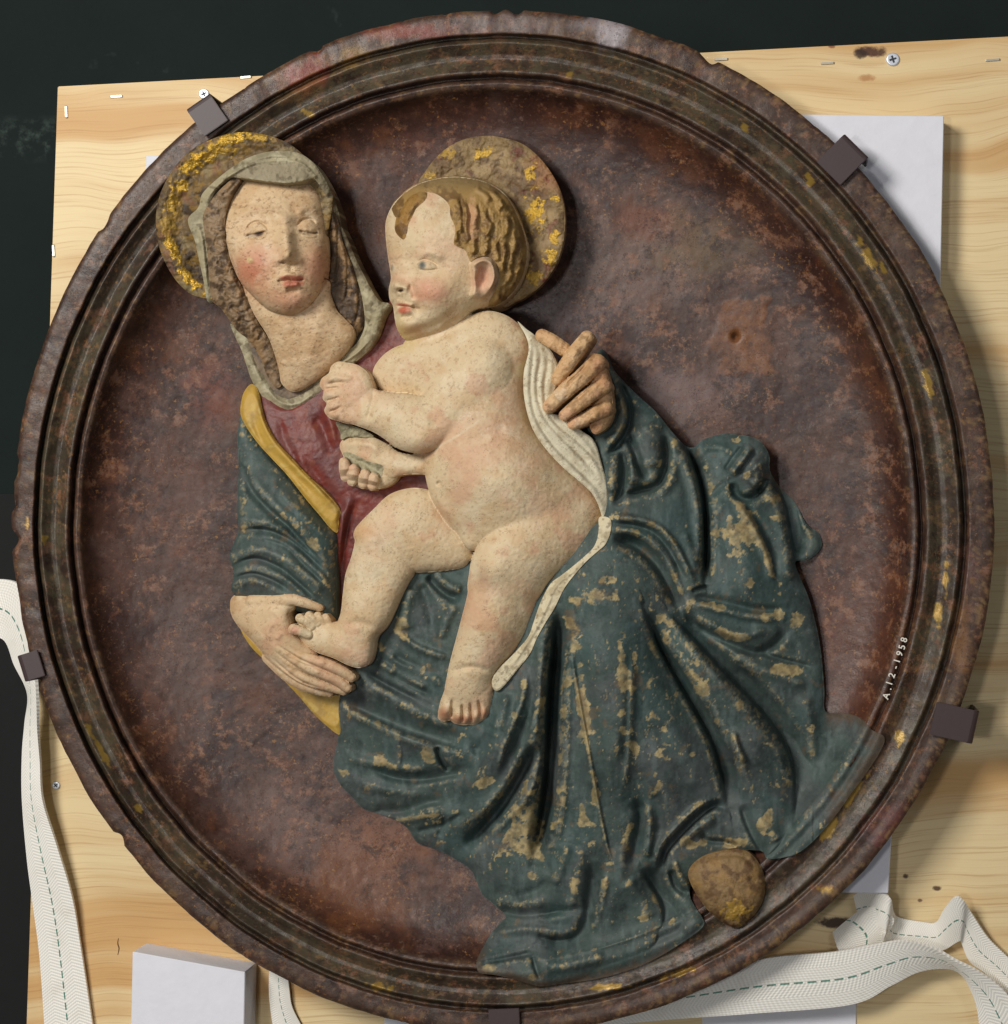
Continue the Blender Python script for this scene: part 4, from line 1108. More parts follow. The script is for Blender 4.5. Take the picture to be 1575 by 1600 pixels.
FO = [  # curve, width right, amount, kind, width left
    # sleeve at the wrist
    (Z6((380, 250), (450, 360), (490, 470), (495, 560), (450, 650), (395, 720)), 12, 20, 'f', 8), (Z6((455, 350), (505, 460), (515, 560), (480, 640), (410, 730)), 5, -22, 'g', 0),
    # pocket of the sleeve
    (Z6((505, 620), (535, 700), (570, 800), (610, 850)), 6, -17, 'g', 0), (Z6((470, 700), (490, 780), (475, 900), (440, 980)), 6, -15, 'g', 0), (Z6((690, 620), (700, 720), (690, 810), (650, 880), (570, 905), (480, 930)), 6, -20, 'f', 3.5),
    (Z6((600, 560), (630, 700), (640, 800)), 16, 10, 'g', 0), (Z6((440, 720), (430, 830), (430, 920)), 9, 10, 'g', 0), (Z6((520, 690), (530, 790), (530, 880)), 8, 9, 'g', 0), (Z6((720, 640), (730, 760), (710, 860), (640, 930)), 9, 10, 'g', 0),
    # long edge of the arm
    (Z6((770, 650), (830, 760), (865, 880), (885, 1000), (890, 1120), (890, 1250), (890, 1370)), 4, -34, 'f', 5), (Z6((740, 680), (800, 790), (840, 900), (858, 1020), (862, 1150), (860, 1280)), 9, 12, 'g', 0),
    (Z6((820, 1400), (860, 1385), (905, 1375)), 3, -8, 'g', 0), (Z6((905, 900), (915, 1040), (915, 1200), (915, 1350)), 7, 10, 'g', 0),
    # curved folds under the hip
    (Z6((430, 1035), (540, 1040), (660, 1080), (740, 1170), (800, 1280), (840, 1370)), 6, 9, 'f', 4), (Z6((430, 1065), (540, 1075), (640, 1115), (720, 1210), (780, 1330)), 4, -9, 'g', 0), (Z6((430, 1095), (540, 1110), (630, 1160), (700, 1250), (760, 1370), (790, 1450)), 6, 8, 'f', 4),
    (Z6((420, 1140), (540, 1175), (630, 1250), (690, 1340), (740, 1440), (775, 1500)), 6, -24, 'f', 8), (Z6((780, 1100), (820, 1200), (845, 1320)), 7, 6, 'g', 0),
    # knot behind
    (Z6((1010, 830), (1060, 760), (1120, 680)), 7, 12, 'g', 0), (Z6((985, 810), (1030, 740), (1080, 680)), 4, -7, 'g', 0), (Z6((1045, 830), (1090, 770), (1140, 700)), 4, -7, 'g', 0), (Z6((1010, 860), (1040, 920), (1090, 945), (1140, 925), (1165, 870)), 5, -17, 'f', 4), (Z6((900, 970), (950, 900), (1000, 860)), 6, -8, 'g', 0), (Z6((1020, 930), (980, 880), (920, 960)), 7, 6, 'g', 0),
    (Z6((1150, 920), (1180, 870), (1190, 840)), 5, -14, 'g', 0), (Z6((1120, 780), (1150, 840), (1120, 890)), 12, 10, 'g', 0), (Z6((870, 690), (960, 690), (1020, 720)), 6, 5, 'g', 0),
    (Z6((1200, 850), (1260, 900), (1300, 1000), (1320, 1120), (1340, 1250)), 5, -22, 'f', 7), (Z6((1170, 900), (1230, 960), (1270, 1080), (1290, 1230), (1300, 1380)), 12, 12, 'g', 0), (Z6((1330, 980), (1370, 1070), (1420, 1140)), 5, 6, 'g', 0), (Z6((1320, 900), (1330, 1020), (1350, 1120)), 4, -6, 'g', 0),
    (Z6((1040, 960), (1110, 1050), (1170, 1170), (1210, 1290), (1220, 1360)), 7, 9, 'f', 5), (Z6((980, 940), (940, 1040), (930, 1150)), 8, 5, 'g', 0), (Z6((1080, 960), (1170, 1080), (1240, 1230)), 6, -6, 'g', 0),
    (Z6((800, 1420), (900, 1440), (1020, 1460), (1150, 1490), (1300, 1485)), 5, -8, 'f', 4), (Z6((830, 1450), (960, 1490), (1100, 1520), (1260, 1540)), 6, 7, 'g', 0),
    # ---- below (Z7)
    (Z7((155, 120), (142, 220), (130, 340), (118, 470), (110, 620), (104, 780), (88, 940), (62, 1080), (40, 1200)), 9, -52, 'f', 8), (Z7((200, 200), (185, 330), (170, 480), (165, 650), (160, 800), (145, 960), (120, 1120)), 9, 15, 'g', 0), (Z7((80, 260), (65, 420), (50, 580), (30, 760)), 9, 13, 'g', 0),
    (Z7((190, 300), (220, 480), (250, 640), (290, 860), (320, 1020), (350, 1150), (380, 1220)), 3.2, 6, 'f', 2.4), (Z7((235, 320), (270, 520), (310, 760), (340, 960)), 8, -5, 'g', 0),
    (Z7((450, 330), (445, 480), (440, 620), (430, 760), (400, 920)), 4, 5, 'f', 7), (Z7((400, 250), (410, 420), (400, 600), (370, 800)), 12, 6, 'g', 0),
    (Z7((500, 120), (550, 260), (620, 390), (700, 530), (770, 660), (815, 790), (838, 890), (852, 970)), 5, -34, 'f', 11), (Z7((530, 160), (600, 290), (690, 420), (780, 560), (850, 680), (900, 780), (930, 880)), 9, 17, 'f', 9),
    (Z7((600, 140), (720, 270), (840, 400), (950, 510), (1050, 630), (1110, 740), (1140, 840), (1143, 930), (1130, 1020)), 5, -34, 'f', 10), (Z7((640, 240), (760, 360), (870, 490), (970, 610), (1050, 720), (1090, 820), (1095, 930)), 12, 12, 'g', 0),
    (Z7((650, 150), (740, 220), (850, 280), (960, 320), (1040, 290), (1100, 220)), 5, -13, 'f', 5), (Z7((680, 170), (780, 210), (900, 250), (1020, 220)), 8, 8, 'g', 0), (Z7((980, 320), (1080, 350), (1200, 380)), 4, -7, 'g', 0), (Z7((840, 330), (960, 380), (1080, 420), (1190, 460)), 9, 7, 'g', 0), (Z7((860, 360), (980, 470), (1090, 600), (1170, 740)), 9, -8, 'g', 0), (Z7((1160, 480), (1190, 620), (1190, 780)), 10, 7, 'g', 0),
    (Z7((870, 640), (890, 720), (920, 780)), 5, 8, 'g', 0), (Z7((840, 640), (860, 720), (860, 800)), 4, -6, 'g', 0),
    # hem and toe
    (Z7((570, 1240), (590, 1150), (650, 1080), (720, 1010), (790, 960), (850, 975)), 4, -17, 'f', 5), (Z7((545, 1210), (570, 1120), (640, 1040), (720, 965), (790, 930)), 5, 11, 'g', 0), (Z7((640, 1120), (720, 1050), (800, 1000)), 8, 9, 'g', 0),
    (Z7((730, 1060), (760, 1100), (830, 1110), (900, 1130)), 4, -9, 'g', 0), (Z7((900, 950), (930, 1040), (970, 1120), (1010, 1160)), 4, -10, 'f', 6), (Z7((610, 1220), (630, 1290), (680, 1330)), 5, -14, 'f', 4), (Z7((620, 1180), (650, 1260), (700, 1310)), 5, 8, 'g', 0),
    (Z7((440, 930), (480, 980), (470, 1080), (435, 1220)), 8, -17, 'f', 5), (Z7((505, 950), (520, 1050), (510, 1180)), 6, 10, 'g', 0), (Z7((540, 900), (560, 1000), (560, 1080)), 7, -7, 'g', 0),
    (Z7((490, 1210), (540, 1290), (580, 1360), (595, 1430), (585, 1490), (540, 1545)), 5, -22, 'f', 11), (Z7((420, 1260), (480, 1350), (510, 1440)), 14, 9, 'g', 0),
    (Z7((290, 1180), (270, 1320), (255, 1440), (200, 1510), (60, 1530)), 7, -17, 'f', 8), (Z7((340, 1230), (310, 1380), (270, 1490)), 7, 8, 'g', 0), (Z7((240, 1120), (210, 1280), (190, 1400)), 9, 7, 'g', 0), (Z7((60, 1420), (160, 1400), (250, 1380)), 6, -5, 'g', 0),
    (Z7((1160, 900), (1150, 1000), (1100, 1100)), 8, 6, 'g', 0), (Z7((960, 1020), (1020, 1050), (1060, 1110)), 10, 8, 'g', 0), (Z7((620, 620), (680, 760), (700, 900)), 14, 5, 'g', 0),
    # ---- lower left (Z8)
    (Z8((100, 215), (230, 280), (380, 350), (540, 400), (690, 440)), 6, -17, 'f', 10), (Z8((130, 270), (280, 340), (420, 400), (540, 440)), 8, 10, 'g', 0), (Z8((180, 130), (330, 210), (480, 290), (620, 340)), 9, 10, 'g', 0), (Z8((210, 90), (330, 160), (470, 230)), 5, -9, 'g', 0),
    (Z8((260, 40), (380, 110), (500, 170)), 5, 7, 'g', 0), (Z8((330, 10), (430, 60), (540, 110)), 6, -8, 'g', 0),
    (Z8((540, 430), (565, 500), (605, 545)), 4, -16, 'f', 3), (Z8((230, 530), (340, 575), (470, 585), (600, 565), (700, 550)), 5, -13, 'f', 7), (Z8((110, 480), (240, 510), (400, 540), (500, 530)), 8, 7, 'g', 0), (Z8((350, 390), (370, 460), (360, 530)), 4, 5, 'g', 0),
    (Z8((170, 600), (330, 640), (480, 650)), 8, 7, 'g', 0), (Z8((240, 730), (370, 735), (480, 700), (590, 680)), 5, -10, 'f', 6), (Z8((330, 790), (450, 760), (570, 730)), 7, 6, 'g', 0), (Z8((440, 830), (560, 800), (680, 740)), 5, -6, 'g', 0), (Z8((560, 760), (580, 800), (540, 850)), 5, -5, 'g', 0),
    (Z8((1010, 400), (960, 510), (900, 620), (840, 710), (760, 810), (660, 910)), 9, -26, 'f', 6), (Z8((1010, 560), (960, 660), (880, 750), (780, 840)), 8, 11, 'g', 0), (Z8((960, 430), (890, 560), (820, 670), (720, 770)), 8, 9, 'g', 0),
    (Z8((960, 80), (940, 200), (900, 320), (850, 440), (820, 560)), 6, 8, 'f', 5), (Z8((1000, 120), (980, 260), (930, 380), (870, 500)), 6, -8, 'g', 0), (Z8((860, 180), (840, 280), (790, 400)), 8, 6, 'g', 0), (Z8((810, 330), (760, 420), (700, 470)), 8, -6, 'g', 0),
    (Z8((820, 1190), (930, 1215), (1040, 1205), (1140, 1185)), 4, -10, 'f', 7), (Z8((800, 1140), (920, 1170), (1050, 1150)), 8, 6, 'g', 0), (Z8((800, 1300), (930, 1280), (1060, 1290), (1180, 1310)), 7, 6, 'g', 0), (Z8((1000, 1310), (1090, 1330), (1180, 1320)), 4, -5, 'g', 0),
    (Z8((730, 1440), (830, 1425), (920, 1405), (995, 1390)), 3, -9, 'f', 3), (Z8((985, 1400), (1000, 1460), (1022, 1515)), 4, -9, 'g', 0), (Z8((1010, 1430), (1100, 1450), (1200, 1430), (1330, 1400)), 8, 7, 'g', 0), (Z8((1150, 880), (1120, 980), (1080, 1080)), 9, 7, 'g', 0), (Z8((1060, 1050), (1000, 1100), (900, 1130)), 7, -6, 'g', 0),
    (Z4((1090, 660), (1140, 720), (1200, 770), (1270, 790)), 5, -14, 'f', 5), (Z4((1120, 650), (1200, 720), (1280, 740)), 7, 9, 'g', 0), (Z4((1010, 720), (980, 850), (970, 960)), 10, 9, 'g', 0), (Z4((940, 960), (1050, 1040), (1200, 1090)), 6, 8, 'f', 4), (Z4((1240, 810), (1190, 900), (1160, 1000)), 7, 6, 'g', 0), (Z4((1060, 700), (1100, 820), (1120, 950)), 8, -6, 'g', 0), (Z4((860, 1060), (960, 1120), (1090, 1170), (1180, 1250)), 6, 7, 'g', 0), (Z4((900, 1160), (1010, 1230), (1120, 1290)), 6, -7, 'g', 0),
]
for p, w, a, k, w2 in FO:
    if k == 'f' and a < 0:
        stroke(Z, gr, p, w * 1.2, a * 1.15, k, w2 * 1.8, .16, (.15, .15))
    else:
        stroke(Z, gr, p, w * 1.1, a * 1.2, k, w2 * 1.1 or None, .16, (.15, .15))
    if a <= -20:
        stroke(Z, gr, p, 22, a * .5, 'g', None, .25, (.1, .1))
for p, w, a in (([(930, 960), (945, 1060), (950, 1160), (940, 1260)], 36, 16), ([(870, 980), (858, 1100), (850, 1220)], 18, 10), ([(1040, 980), (1110, 1060), (1170, 1140), (1200, 1240)], 24, 12), ([(1000, 960), (1060, 1090), (1110, 1200)], 22, -8), ([(1140, 760), (1160, 860), (1180, 960)], 30, 12), ([(560, 1120), (660, 1170), (760, 1180)], 22, 9), ([(620, 1240), (720, 1280), (800, 1220)], 20, 8), ([(800, 1080), (770, 1180), (720, 1260)], 18, 10), ([(980, 1300), (960, 1400), (930, 1470)], 24, 10), ([(1020, 1140), (1040, 1240), (1050, 1320)], 26, 8)):
    stroke(Z, gr, p, w, a * 1.5, 'g', None, .3)
bump(Z, gr, *Z6((1100, 770))[0], 26, 24, 12)
bump(Z, gr, *Z6((350, 1430))[0], 40, 36, 10)
Z = np.maximum(Z, (blur(dish_full(gr.X, gr.Y), 3) + np.where(rho_of(gr.X, gr.Y) > .84, np.where(gr.X > 1270, 3.0, 5.0), 1.6)).astype(np.float32))
CH = []
for tz, lst in ((Z6, [(1050, 1090, 32, 30, .5, 1), (330, 1430, 26, 13, -.1, 1), (380, 1340, 16, 10, 0, .7), (1090, 830, 8, 8, 0, .9), (1050, 650, 14, 8, 0, .8), (1180, 1210, 7, 20, -.4, .7), (1200, 1500, 36, 12, .1, .8), (1250, 1390, 6, 16, .2, .6), (980, 1000, 14, 14, 0, .6), (930, 1460, 30, 7, .2, .6), (720, 780, 10, 16, 0, .4), (640, 1080, 34, 6, .5, .4), (1370, 1270, 10, 6, 0, .6)]),
                (Z7, [(205, 230, 12, 34, -.35, 1), (405, 430, 11, 32, .0, 1), (420, 560, 10, 28, .2, .8), (240, 540, 12, 60, -.12, 1), (310, 670, 12, 18, 0, .8), (395, 640, 10, 12, 0, .7), (460, 350, 5, 30, 0, .6), (460, 700, 6, 40, 0, .6), (1010, 1050, 16, 24, 0, 1), (1040, 190, 40, 12, -.1, .8), (1080, 390, 30, 10, .3, .85), (880, 250, 24, 8, .2, .7), (40, 1090, 16, 34, .2, 1), (700, 1130, 26, 10, -.4, .7), (865, 1110, 18, 8, 0, .9), (420, 1090, 8, 26, .1, .7), (330, 1300, 6, 14, 0, .7), (490, 1430, 16, 5, 0, .6), (700, 960, 30, 6, -.7, .6), (720, 440, 14, 24, -.6, .7), (590, 220, 16, 16, .6, .6), (930, 580, 16, 34, -.7, .35), (640, 860, 10, 8, 0, .6), (300, 80, 18, 10, 0, .8), (1060, 60, 5, 10, 0, .8), (220, 1250, 16, 12, .3, .8), (40, 1250, 10, 10, 0, .9), (1000, 460, 12, 12, 0, .4), (540, 780, 14, 30, 0, .45), (300, 900, 8, 30, 0, .6), (1200, 620, 8, 30, 0, .3)]),
                (Z8, [(930, 830, 26, 36, .5, 1), (990, 1035, 9, 8, 0, 1), (1190, 1060, 12, 20, 0, .8), (115, 550, 16, 9, .2, 1), (490, 480, 14, 14, 0, .7), (740, 610, 28, 7, -.3, .8), (270, 490, 16, 12, 0, .7), (200, 370, 14, 6, 0, .7), (430, 765, 30, 3, -.15, .8), (560, 880, 10, 4, 0, .8), (820, 1165, 24, 4, 0, .6), (1220, 760, 7, 16, 0, .7), (890, 290, 6, 6, 0, .9), (640, 560, 20, 5, 0, .5), (1040, 1500, 30, 6, 0, .6), (780, 1460, 14, 6, 0, .5), (470, 95, 16, 14, 0, .7), (940, 130, 8, 16, 0, .5)]),
                (Z4, [(960, 930, 14, 20, 0, .6), (1070, 1180, 16, 10, 0, .7), (870, 1050, 10, 8, 0, .5)])):
    for (x, y, a, b_, ro, amt) in lst:
        CH.append((*tz((x, y))[0], a, b_, ro, amt))
mantle = drapery('mantle', PML, gr, Z, F, 220, CH, 70)
ZMN, GMN = Z, gr

# ---- shoe
PSO = Z7((680, 1240), (700, 1200), (750, 1165), (820, 1145), (900, 1140), (945, 1160), (980, 1205), (1000, 1260), (1000, 1320), (985, 1370), (950, 1420), (910, 1455), (870, 1465), (820, 1440), (770, 1400), (730, 1350), (695, 1290))
gr = grid_for([PSO], 1.2)
F, h = shape(PSO, gr)
Z = rbf([(1090, 1360, -8), (1180, 1340, -8), (1150, 1440, -2)], gr.X, gr.Y) + h * .7
stroke(Z, gr, Z7((740, 1180), (830, 1165), (910, 1170), (970, 1230)), 4, -4)
Z += fuzz(gr, 240, 5, 12) + fuzz(gr, 241, 3, 4) * sst(1390, 1430, gr.Y)
C = flat(gr, (134, 108, 72))
C = mixc(C, lin(96, 70, 46), sst(.45, .62, fbm(gr.X, gr.Y, 12, 4, 242)) * .8)
C = mixc(C, lin(150, 118, 72), sst(.55, .7, fbm(gr.X, gr.Y, 20, 4, 243)) * .7)
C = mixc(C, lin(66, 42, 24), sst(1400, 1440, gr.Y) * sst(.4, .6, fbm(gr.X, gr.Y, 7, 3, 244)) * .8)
part('shoe', gr, F, Z, C, painted('gilded_leather', .6, (44, 28, 16), .6, (.58, .68), .2, .4, .3, (96, 70, 44), .5), woman, gild(gr, [(1150, 1425, 26, 18, 0, .5)], .55, 6, 9), 40)

# ---- her hands
def skin_colour(gr, seed, base=SKIN, dark=(184, 146, 104), light=(216, 194, 158)):
    C = flat(gr, base)
    C = mixc(C, lin(*dark), sst(.5, .7, fbm(gr.X, gr.Y, 30, 4, seed)) * .55)
    C = mixc(C, lin(*light), sst(.5, .7, fbm(gr.X, gr.Y, 46, 4, seed + 1)) * .55)
    C = mixc(C, lin(196, 140, 112), sst(.55, .7, fbm(gr.X, gr.Y, 38, 4, seed + 2)) * .4)
    C = mixc(C, lin(138, 100, 66), sst(.66, .74, fbm(gr.X, gr.Y, 4, 3, seed + 3)) * .35)
    return C

def finger(Z, Fm, gr, pts, rad, z, k=3):
    """a finger along points; rad and z run along it"""
    P = np.array(pts, float)
    r = curve_dist(pts, gr, max(rad) + 6)
    sl, D, sg, t = r
    tt = np.linspace(0, 1, len(rad))
    rr_ = np.interp(t, tt, rad); zz = np.interp(t, tt, z)
    f = rr_ - D
    hh = zz + np.sqrt(np.maximum(rr_ ** 2 - D ** 2, 0)) * .95
    hh = np.where(f > 0, hh, -500)
    Z[sl] = smax(Z[sl], hh, k)
    Fm[sl] = np.maximum(Fm[sl], f)

PHD = Z4((66, 800), (85, 768), (130, 738), (190, 765), (260, 775), (330, 770), (390, 775), (400, 830), (372, 862), (382, 900), (392, 945), (440, 1010), (520, 1075), (500, 1150), (420, 1200), (350, 1180), (280, 1120), (200, 1030), (120, 945), (72, 870))
gr = grid_for([PHD, Z4((600, 1310), (730, 1200))], 1.1)
F, h = shape(PHD, gr)
Z = rbf([(365, 940, -42), (400, 950, -24), (450, 960, -6), (430, 1010, -20), (480, 1050, -22)], gr.X, gr.Y) + np.minimum(h, 30) * .8
Z = np.where(F > 0, Z, -500)
finger(Z, F, gr, Z4((180, 800), (290, 800), (390, 790), (450, 805), (530, 832)), (11, 11, 10, 8, 5.5), (-16, -4, 4, 6, 2))
finger(Z, F, gr, Z4((300, 1000), (420, 1080), (540, 1120), (640, 1160), (695, 1195)), (9, 9, 9.5, 9, 7.5), (-14, -4, 2, 2, -4))
finger(Z, F, gr, Z4((290, 1030), (400, 1110), (520, 1165), (620, 1210), (675, 1250)), (9, 9, 9.5, 9, 7.5), (-16, -8, -4, -4, -8))
finger(Z, F, gr, Z4((270, 1070), (380, 1160), (470, 1210), (580, 1245), (655, 1268)), (9, 9, 9, 8, 6), (-22, -16, -13, -14, -18))
finger(Z, F, gr, Z4((260, 1090), (350, 1180), (430, 1235), (520, 1265), (585, 1280)), (9, 8.5, 8, 7, 5), (-30, -26, -24, -26, -30))
for p in (Z4((290, 1010), (410, 1090), (520, 1140), (650, 1195)), Z4((280, 1045), (400, 1135), (500, 1190), (640, 1240)), Z4((270, 1080), (370, 1170), (450, 1222), (560, 1258))):
    stroke(Z, gr, p, 1.8, -4, 'g', None, .3)
for p in (Z4((300, 900), (260, 960), (280, 1010)), Z4((340, 960), (300, 1000))):
    stroke(Z, gr, p, 4, 2.5)
for a, b_ in ((430, 1085), (400, 1115), (380, 1160), (540, 1120), (520, 1165)):
    bump(Z, gr, *Z4((a, b_))[0], 6, 5, 2.2)
Z += fuzz(gr, 250, 1.4, 8)
C = skin_colour(gr, 251)
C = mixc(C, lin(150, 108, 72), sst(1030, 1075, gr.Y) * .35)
part('hand', gr, F, Z, C, M_skin, woman, None, 50)

gr = grid_for([Z6((40, 90), (450, 640))], 1.1)
Z = np.full(gr.shape, -500, np.float32); F = np.full(gr.shape, -60, np.float32)
PBK = Z6((330, 225), (375, 260), (405, 320), (425, 400), (434, 480), (430, 540), (405, 590), (350, 625), (320, 590), (330, 500), (320, 400), (300, 300))
Fb, hb = shape(PBK, gr)
Z = np.where(Fb > 0, rbf([(920, 560, 46), (955, 640, 34), (930, 680, 36)], gr.X, gr.Y) + np.minimum(hb, 22) * .9, Z); F = np.maximum(F, Fb)
finger(Z, F, gr, Z6((85, 140), (130, 165), (190, 205)), (10.5, 11.5, 11), (50, 54, 50))
finger(Z, F, gr, Z6((305, 150), (255, 215), (205, 285), (158, 355)), (11, 12.5, 12.5, 9.5), (56, 66, 72, 66))
finger(Z, F, gr, Z6((355, 275), (280, 345), (190, 420), (118, 490)), (14.5, 13.5, 12.5, 10), (54, 68, 72, 66))
finger(Z, F, gr, Z6((385, 390), (310, 440), (240, 495), (195, 532)), (13.5, 12.5, 11, 9), (52, 66, 66, 60))
finger(Z, F, gr, Z6((395, 500), (330, 530), (275, 558), (235, 575)), (13, 11.5, 10, 8.5), (46, 58, 56, 52))
for p in (Z6((330, 255), (250, 340), (180, 400)), Z6((370, 355), (290, 425), (210, 490)), Z6((380, 460), (310, 500), (250, 545))):
    stroke(Z, gr, p, 2.2, -5, 'g', None, .3)
for a, b_ in ((355, 280), (390, 390), (400, 490), (250, 215)):
    bump(Z, gr, *Z6((a, b_))[0], 7, 6, 3)
Z += fuzz(gr, 260, 3.6, 7)
for q_ in ((215, 235), (245, 300), (280, 345), (205, 440), (320, 435), (250, 480), (330, 530)):
    bump(Z, gr, *Z6(q_)[0], 4, 1.6, -1.6, -.8)
C = skin_colour(gr, 261, (204, 164, 118), (164, 122, 80), (216, 184, 142))
C = mixc(C, lin(120, 86, 54), sst(.56, .7, fbm(gr.X, gr.Y, 8, 4, 265)) * .5)
part('hand', gr, F, Z, C, M_skin, woman, None, 50)

# ---------------------------------------------------------------- the baby
G5 = 1.15
PTOR = Z3((470, 190), (520, 140), (620, 110), (740, 70), (830, 30), (900, 18), (980, 40), (1040, 85), (1085, 150), (1095, 210), (1072, 300), (1064, 400), (1075, 480), (1110, 580), (1190, 695), (1300, 810), (1390, 890), (1440, 980), (1452, 1060), (1420, 1150), (1300, 1200), (1100, 1180), (950, 1180), (860, 1200), (790, 1190), (735, 1110), (690, 1070), (650, 1010), (610, 940), (585, 850), (572, 770), (575, 700), (590, 600), (560, 500), (520, 400), (490, 300))
PFSH = Z3((322, 330), (335, 285), (375, 235), (430, 198), (500, 175), (590, 165), (660, 190), (640, 260), (600, 330), (575, 425), (520, 432), (440, 425), (375, 415), (338, 380))
PARM = Z3((770, 165), (700, 235), (640, 300), (595, 370), (568, 432), (500, 425), (420, 420), (350, 408), (305, 395), (255, 420), (200, 480), (160, 550), (240, 582), (320, 612), (380, 648), (425, 685), (480, 708), (545, 720), (600, 714), (660, 682), (740, 632), (830, 570), (900, 505), (945, 455), (995, 390), (1020, 310), (1010, 220), (960, 150), (890, 115), (830, 125))
PFST = Z3((118, 290), (150, 268), (190, 272), (245, 283), (295, 320), (318, 370), (325, 420), (300, 480), (270, 540), (215, 575), (150, 560), (108, 545), (84, 510), (95, 475), (76, 450), (80, 415), (62, 385), (72, 350), (105, 325))
PFAR = Z3((300, 640), (390, 672), (450, 712), (520, 725), (600, 725), (600, 815), (530, 822), (470, 826), (420, 840), (370, 820), (320, 760))
PFH = Z3((160, 690), (172, 655), (220, 632), (290, 636), (370, 668), (440, 715), (462, 770), (450, 830), (420, 868), (370, 892), (300, 896), (240, 882), (195, 845), (163, 810), (160, 775), (180, 745))
PFTH = Z4((1130, 240), (1060, 210), (980, 212), (890, 245), (810, 320), (745, 385), (712, 430), (715, 480), (780, 560), (880, 620), (1000, 645), (1080, 648), (1180, 640), (1290, 615), (1330, 520), (1280, 430), (1190, 350))
PFLL = Z4((716, 420), (714, 490), (695, 570), (665, 660), (652, 760), (640, 860), (615, 940), (630, 1030), (680, 1120), (740, 1144), (790, 1122), (812, 1060), (824, 990), (880, 930), (935, 830), (990, 710), (1028, 640), (1010, 550), (950, 470), (850, 400), (770, 385))
PFFT = Z4((650, 900), (610, 905), (560, 890), (500, 880), (440, 895), (405, 920), (388, 945), (400, 972), (450, 1020), (520, 1066), (600, 1094), (680, 1132), (745, 1145), (792, 1110), (790, 1010), (730, 930))
PNTH = [(875, 748), (845, 760), (815, 778), (790, 798), (768, 822), (750, 848), (738, 870), (733, 895), (731, 925), (745, 955), (780, 968), (815, 955), (843, 938), (858, 915), (880, 896), (907, 877), (928, 853), (938, 825), (941, 800), (934, 778), (918, 760), (897, 748)]
PNLL = [(738, 880), (733, 905), (730, 930), (722, 962), (712, 1000), (704, 1030), (698, 1058), (696, 1085), (720, 1100), (750, 1095), (766, 1075), (770, 1062), (785, 1040), (805, 1018), (824, 992), (835, 965), (845, 938), (850, 910), (825, 870), (775, 860)]
PNFT = Z5((222, 960), (205, 1040), (180, 1110), (166, 1180), (172, 1215), (200, 1228), (235, 1222), (262, 1238), (300, 1248), (350, 1248), (400, 1244), (440, 1222), (466, 1195), (480, 1120), (490, 1030), (470, 960), (380, 900), (290, 900))
PHEAD = Z2((458, 640), (464, 570), (500, 490), (555, 430), (620, 380), (710, 345), (820, 325), (930, 328), (1040, 352), (1130, 400), (1200, 480), (1250, 590), (1284, 700), (1288, 810), (1262, 910), (1210, 1000), (1130, 1070), (1060, 1090), (980, 1110), (900, 1170), (780, 1232), (660, 1268), (590, 1282), (555, 1262), (525, 1210), (512, 1150), (502, 1080), (482, 1040), (478, 980), (490, 920), (484, 860), (474, 800), (464, 720))
gr = grid_for([PTOR, PARM, PFST, PNFT, PFFT, PHEAD], G5)
Z = np.full(gr.shape, -500, np.float32); F = np.full(gr.shape, -60, np.float32)
def limb(pts, ctrl, k, cap=200, c=40, sm=6, pre=None):
    global Z, F
    f, h = shape(pts, gr)
    z = rbf(ctrl, gr.X, gr.Y, c) + np.minimum(h, cap) * k
    if pre: pre(z)
    Z = smax(Z, np.where(f > 0, z, -500), sm); F = np.maximum(F, f)
    return f

def torso_pre(z):
    stroke(z, gr, Z3((570, 740), (590, 860), (640, 960), (720, 1060)), 10, 5)
    bump(z, gr, *Z3((860, 860))[0], 60, 50, 10)                       # belly
    bump(z, gr, *Z3((700, 330))[0], 34, 30, 6)
    stroke(z, gr, Z3((640, 300), (720, 240), (800, 180)), 10, -6)
    stroke(z, gr, Z3((560, 170), (650, 150), (780, 80)), 5, -4)
    bump(z, gr, *Z3((648, 868))[0], 3.6, 3.6, -8)                     # navel
    bump(z, gr, *Z3((648, 868))[0], 8, 8, 2)
    stroke(z, gr, Z3((1000, 620), (900, 640), (780, 680)), 18, -3)
    bump(z, gr, *Z3((790, 1180))[0], 12, 15, 8)
limb(PTOR, [(800, 510, 22), (680, 560, 10), (720, 640, 24), (860, 660, 6), (700, 780, 18), (820, 740, 34), (900, 800, 10), (740, 840, 20)], .58, 130, 50, 6, torso_pre)
limb(PFSH, [(600, 580, -6), (670, 560, 16)], .75, 40)
limb(PFAR, [(580, 710, -4), (660, 730, 8)], .8, 40)
limb(PFH, [(540, 730, -16), (610, 740, -6)], .62, 40)
for a, b_, c_, d in ((330, 1200, 350, 1350), (440, 1270, 420, 1400), (560, 1320, 540, 1430), (660, 1360, 640, 1450)):
    finger(Z, F, gr, ZH((a, b_), ((a + c_) / 2, (b_ + d) / 2), (c_, d)), (8, 9.5, 8.5), (12, 10, -2), 2)
bump(Z, gr, *ZH((560, 1220))[0], 24, 6, -9, .45)
stroke(Z, gr, ZH((300, 1060), (420, 990), (600, 1000), (760, 1110)), 9, 7)
def arm_pre(z):
    stroke(z, gr, Z3((330, 400), (322, 470), (290, 570)), 5, -5)      # wrist
    stroke(z, gr, Z3((560, 440), (620, 520), (640, 600)), 12, -3)
    bump(z, gr, *Z3((540, 660))[0], 26, 20, 6)
    bump(z, gr, *Z3((900, 240))[0], 36, 34, 10)
    bump(z, gr, *Z3((420, 520))[0], 34, 20, 4)
limb(PARM, [(560, 640, 22), (620, 680, 36), (660, 690, 42), (700, 640, 40), (760, 570, 36), (790, 540, 30)], .74, 60, 30, 5, arm_pre)
limb(PFST, [(515, 610, 10), (560, 600, 22), (570, 640, 22)], .62, 40, 30, 5)
